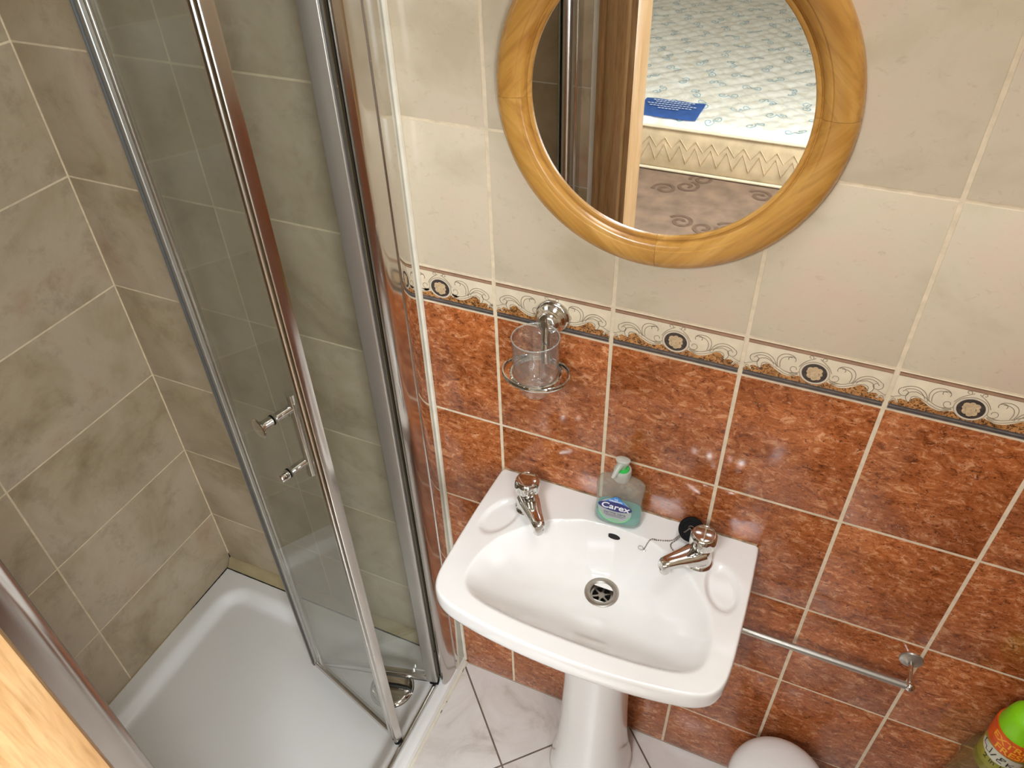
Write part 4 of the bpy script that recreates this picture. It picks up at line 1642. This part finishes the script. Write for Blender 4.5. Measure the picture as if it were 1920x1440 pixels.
# mattress lying on the carpet
MX0, MX1, MY0, MY1, MH = -1.55, 0.36, -5.95, -3.15, 0.265
mt = thing('mattress', 'cream quilted mattress with blue scroll print reflected in the round mirror', 'mattress', ((MX0 + MX1) / 2, (MY0 + MY1) / 2, 0))
mo_ = Vector(((MX0 + MX1) / 2, (MY0 + MY1) / 2, 0))
RC = 0.09


def mrect(inset):
    return rrect(MX1 - MX0 - 2 * inset, MY1 - MY0 - 2 * inset, RC, 8)


bm = BM()
loft(bm, [[(x, y, z) for x, y in mrect(i)] for z, i in ((0.012, 0.012), (0.03, 0.004), (0.07, 0.0), (0.12, -0.004), (0.20, 0.0), (MH - 0.023, 0.006), ((MH - 0.013), 0.014))])
o = obj('border', bm, M_side, mt)
# raised zig-zag quilting on the border
bm = BM()
zig = [(MX0 + 0.1 + (MX1 - MX0 - 0.2) * i / 40, 0.065 + (0.095 if i % 2 else 0.0)) for i in range(41)]
tube(bm, [(x - mo_.x, MY1 - mo_.y + 0.0035, z) for x, z in zig], 0.003, 6)
tube(bm, [(x - mo_.x, MY1 - mo_.y + 0.003, z * 0.6 + 0.10) for x, z in zig], 0.003, 6)
obj('quilt_stitching', bm, M_side, mt)


def quilt(x, y):
    # diamond quilting with softly puffed cells
    a_, b_ = (x + y) / 0.13, (x - y) / 0.13
    return 0.010 * (abs(sin(pi * a_)) * abs(sin(pi * b_))) ** 0.45 + 0.004 * sin(x * 23 + 3 * sin(y * 9)) * sin(y * 17)


bm = BM()
nx, ny = 150, 180
VV = []
for i in range(nx + 1):
    row = []
    for j in range(ny + 1):
        x = -(MX1 - MX0) / 2 + (MX1 - MX0) * i / nx
        y = -(MY1 - MY0) / 2 + (MY1 - MY0) * j / ny
        ex = min(x + (MX1 - MX0) / 2, (MX1 - MX0) / 2 - x)
        ey = min(y + (MY1 - MY0) / 2, (MY1 - MY0) / 2 - y)
        e = min(ex, ey)
        # round the plan corners
        if ex < RC and ey < RC:
            dx, dy = RC - ex, RC - ey
            dd = max(dx, dy)
            if hypot(dx, dy) > 1e-6:
                k = dd / hypot(dx, dy)
                sx = 1 if x > 0 else -1
                sy = 1 if y > 0 else -1
                x -= sx * dx * (1 - k)
                y -= sy * dy * (1 - k)
            e = RC - dd
        edge = sstep(e / 0.07)
        row.append(bm.verts.new((x, y, (MH - 0.013) + 0.025 * edge + quilt(x, y) * edge)))
    VV.append(row)
for i in range(nx):
    for j in range(ny):
        bm.faces.new((VV[i][j], VV[i + 1][j], VV[i + 1][j + 1], VV[i][j + 1]))
obj('quilted_top', bm, M_fabric, mt, angle=80)
for z in ((MH - 0.013), 0.014):
    bm = BM()
    tube(bm, [(x, y, z) for x, y in mrect(-0.002)], 0.0085, 8, closed=True)
    obj('piping', bm, M_pipe, mt)


def top_z(x, y):
    ex = min(x + (MX1 - MX0) / 2, (MX1 - MX0) / 2 - x)
    ey = min(y + (MY1 - MY0) / 2, (MY1 - MY0) / 2 - y)
    edge = sstep(min(ex, ey) / 0.07)
    return (MH - 0.013) + 0.025 * edge + quilt(x, y) * edge


bm = BM()
rnd = random.Random(3)
for i in range(9):
    for j in range(15):
        cx = -0.86 + 0.205 * i + 0.1 * (j % 2) + rnd.uniform(-.02, .02)
        cy = -1.30 + 0.185 * j + rnd.uniform(-.02, .02)
        if abs(cx) > 0.88 or abs(cy) > 1.32:
            continue
        th = rnd.uniform(0, pi)
        mp = lambda u, v, h: (cx + u * cos(th) - v * sin(th), cy + u * sin(th) + v * cos(th), top_z(cx + u * cos(th) - v * sin(th), cy + u * sin(th) + v * cos(th)) + 0.0022)
        for s, ph in ((-1, 0.0), (1, pi)):
            ribbon(bm, [(s * 0.032 + a_, b_) for a_, b_ in spiral(0, 0, 0.030, 0.006, ph, ph + s * 8.5, 26)], 0.005, mp, 0)
o = obj('scroll_print', bm, M_bprint, mt, smooth=False)
o['kind'] = 'stuff'
# sewn-on blue label near the front edge
bm = BM()
lx0, lx1, ly0, ly1 = -0.665, -0.325, -3.45, -3.195
GX, GY = 12, 8
VV = [[bm.verts.new((lx0 + (lx1 - lx0) * i / GX - mo_.x, ly0 + (ly1 - ly0) * j / GY - mo_.y, 0)) for j in range(GY + 1)] for i in range(GX + 1)]
for row in VV:
    for q in row:
        q.co.z = top_z(q.co.x, q.co.y) * 0.3 + 0.7 * (MH + 0.012) + 0.012
for i in range(GX):
    for j in range(GY):
        bm.faces.new((VV[i][j], VV[i + 1][j], VV[i + 1][j + 1], VV[i][j + 1]))
bmesh.ops.solidify(bm, geom=bm.faces[:], thickness=0.003)
lb = obj('sewn_label', bm, M_tag, mt)
bm = BM()
for k, (w_, yy) in enumerate(((0.13, 0.155), (0.24, 0.125), (0.28, 0.095), (0.20, 0.065), (0.24, 0.04))):
    for q in range(int(w_ / 0.02)):
        u0 = (lx0 + lx1) / 2 - w_ / 2 + q * 0.02
        ribbon(bm, [(u0, 0), (u0 + 0.015, 0)], 0.011, lambda u, v, h: (u - mo_.x, ly0 + yy + v - mo_.y, MH + 0.0345), 0)
obj('label_lettering', bm, M_tagtxt, lb, smooth=False)

# carpet scrolls
bm = BM()
for i in range(-3, 4):
    for j in range(4):
        cx, cy = -0.30 + 0.52 * i + 0.2 * (j % 2), -3.02 + 0.42 * j
        th = 2.3 + 0.8 * ((i + j) % 3)
        mp = lambda u, v, h: (cx + u * cos(th) - v * sin(th), cy + u * sin(th) + v * cos(th), 0.0022)
        for k, (ox_, oy_, ph) in enumerate(((-0.12, 0.015, 0.5), (0, -0.015, 2.6), (0.12, 0.018, 0.5))):
            ribbon(bm, [(ox_ + a_, oy_ + b_) for a_, b_ in spiral(0, 0, 0.066, 0.014, ph, ph + 8.6, 26)], 0.020, mp, 0)
o = obj('carpet_scroll', bm, M_carpet2, floor_bed, smooth=False)
o['kind'] = 'stuff'

# ------------------------------------------------------------------ added fill lamps on the ceilings, unseen sources above the frame
def added_fill_lamp(label, x, y, r, strength, col, mname):
    lamp = thing('added_fill_lamp', label, 'ceiling lamp', (x, y, CEIL))
    bm = BM()
    lathe(bm, [(0, 0), (r + 0.008, 0), (r + 0.010, -0.012), (r + 0.006, -0.02), (0, -0.02)], 40)
    obj('lamp_base', bm, M_wframe, lamp)
    m, nt, p = mat(mname)
    p.inputs['Base Color'].default_value = srgb(245, 240, 230)
    p.inputs['Emission Color'].default_value = col
    p.inputs['Emission Strength'].default_value = strength
    bm = BM()
    lathe(bm, [(r, -0.018), (r * 0.99, -0.035), (r * 0.87, -0.056), (r * 0.61, -0.073), (r * 0.29, -0.082), (0, -0.085)], 40)
    obj('lamp_dome', bm, m, lamp)


added_fill_lamp('added white dome fill lamp, unseen, above the wash basin', 0.50, -0.32, 0.172, 17.0, (0.92, 0.97, 1.0, 1), 'added_bath_lamp_glow')  # unseen lamp added to fill the bathroom from above
added_fill_lamp('large added dome fill lamp, unseen, on the bedroom ceiling outside the doorway', 0.20, -1.80, 0.25, 64.0, (0.88, 0.95, 1.0, 1), 'added_bedroom_lamp_glow')  # added lamp, shines through the doorway to brighten floor and basin wall
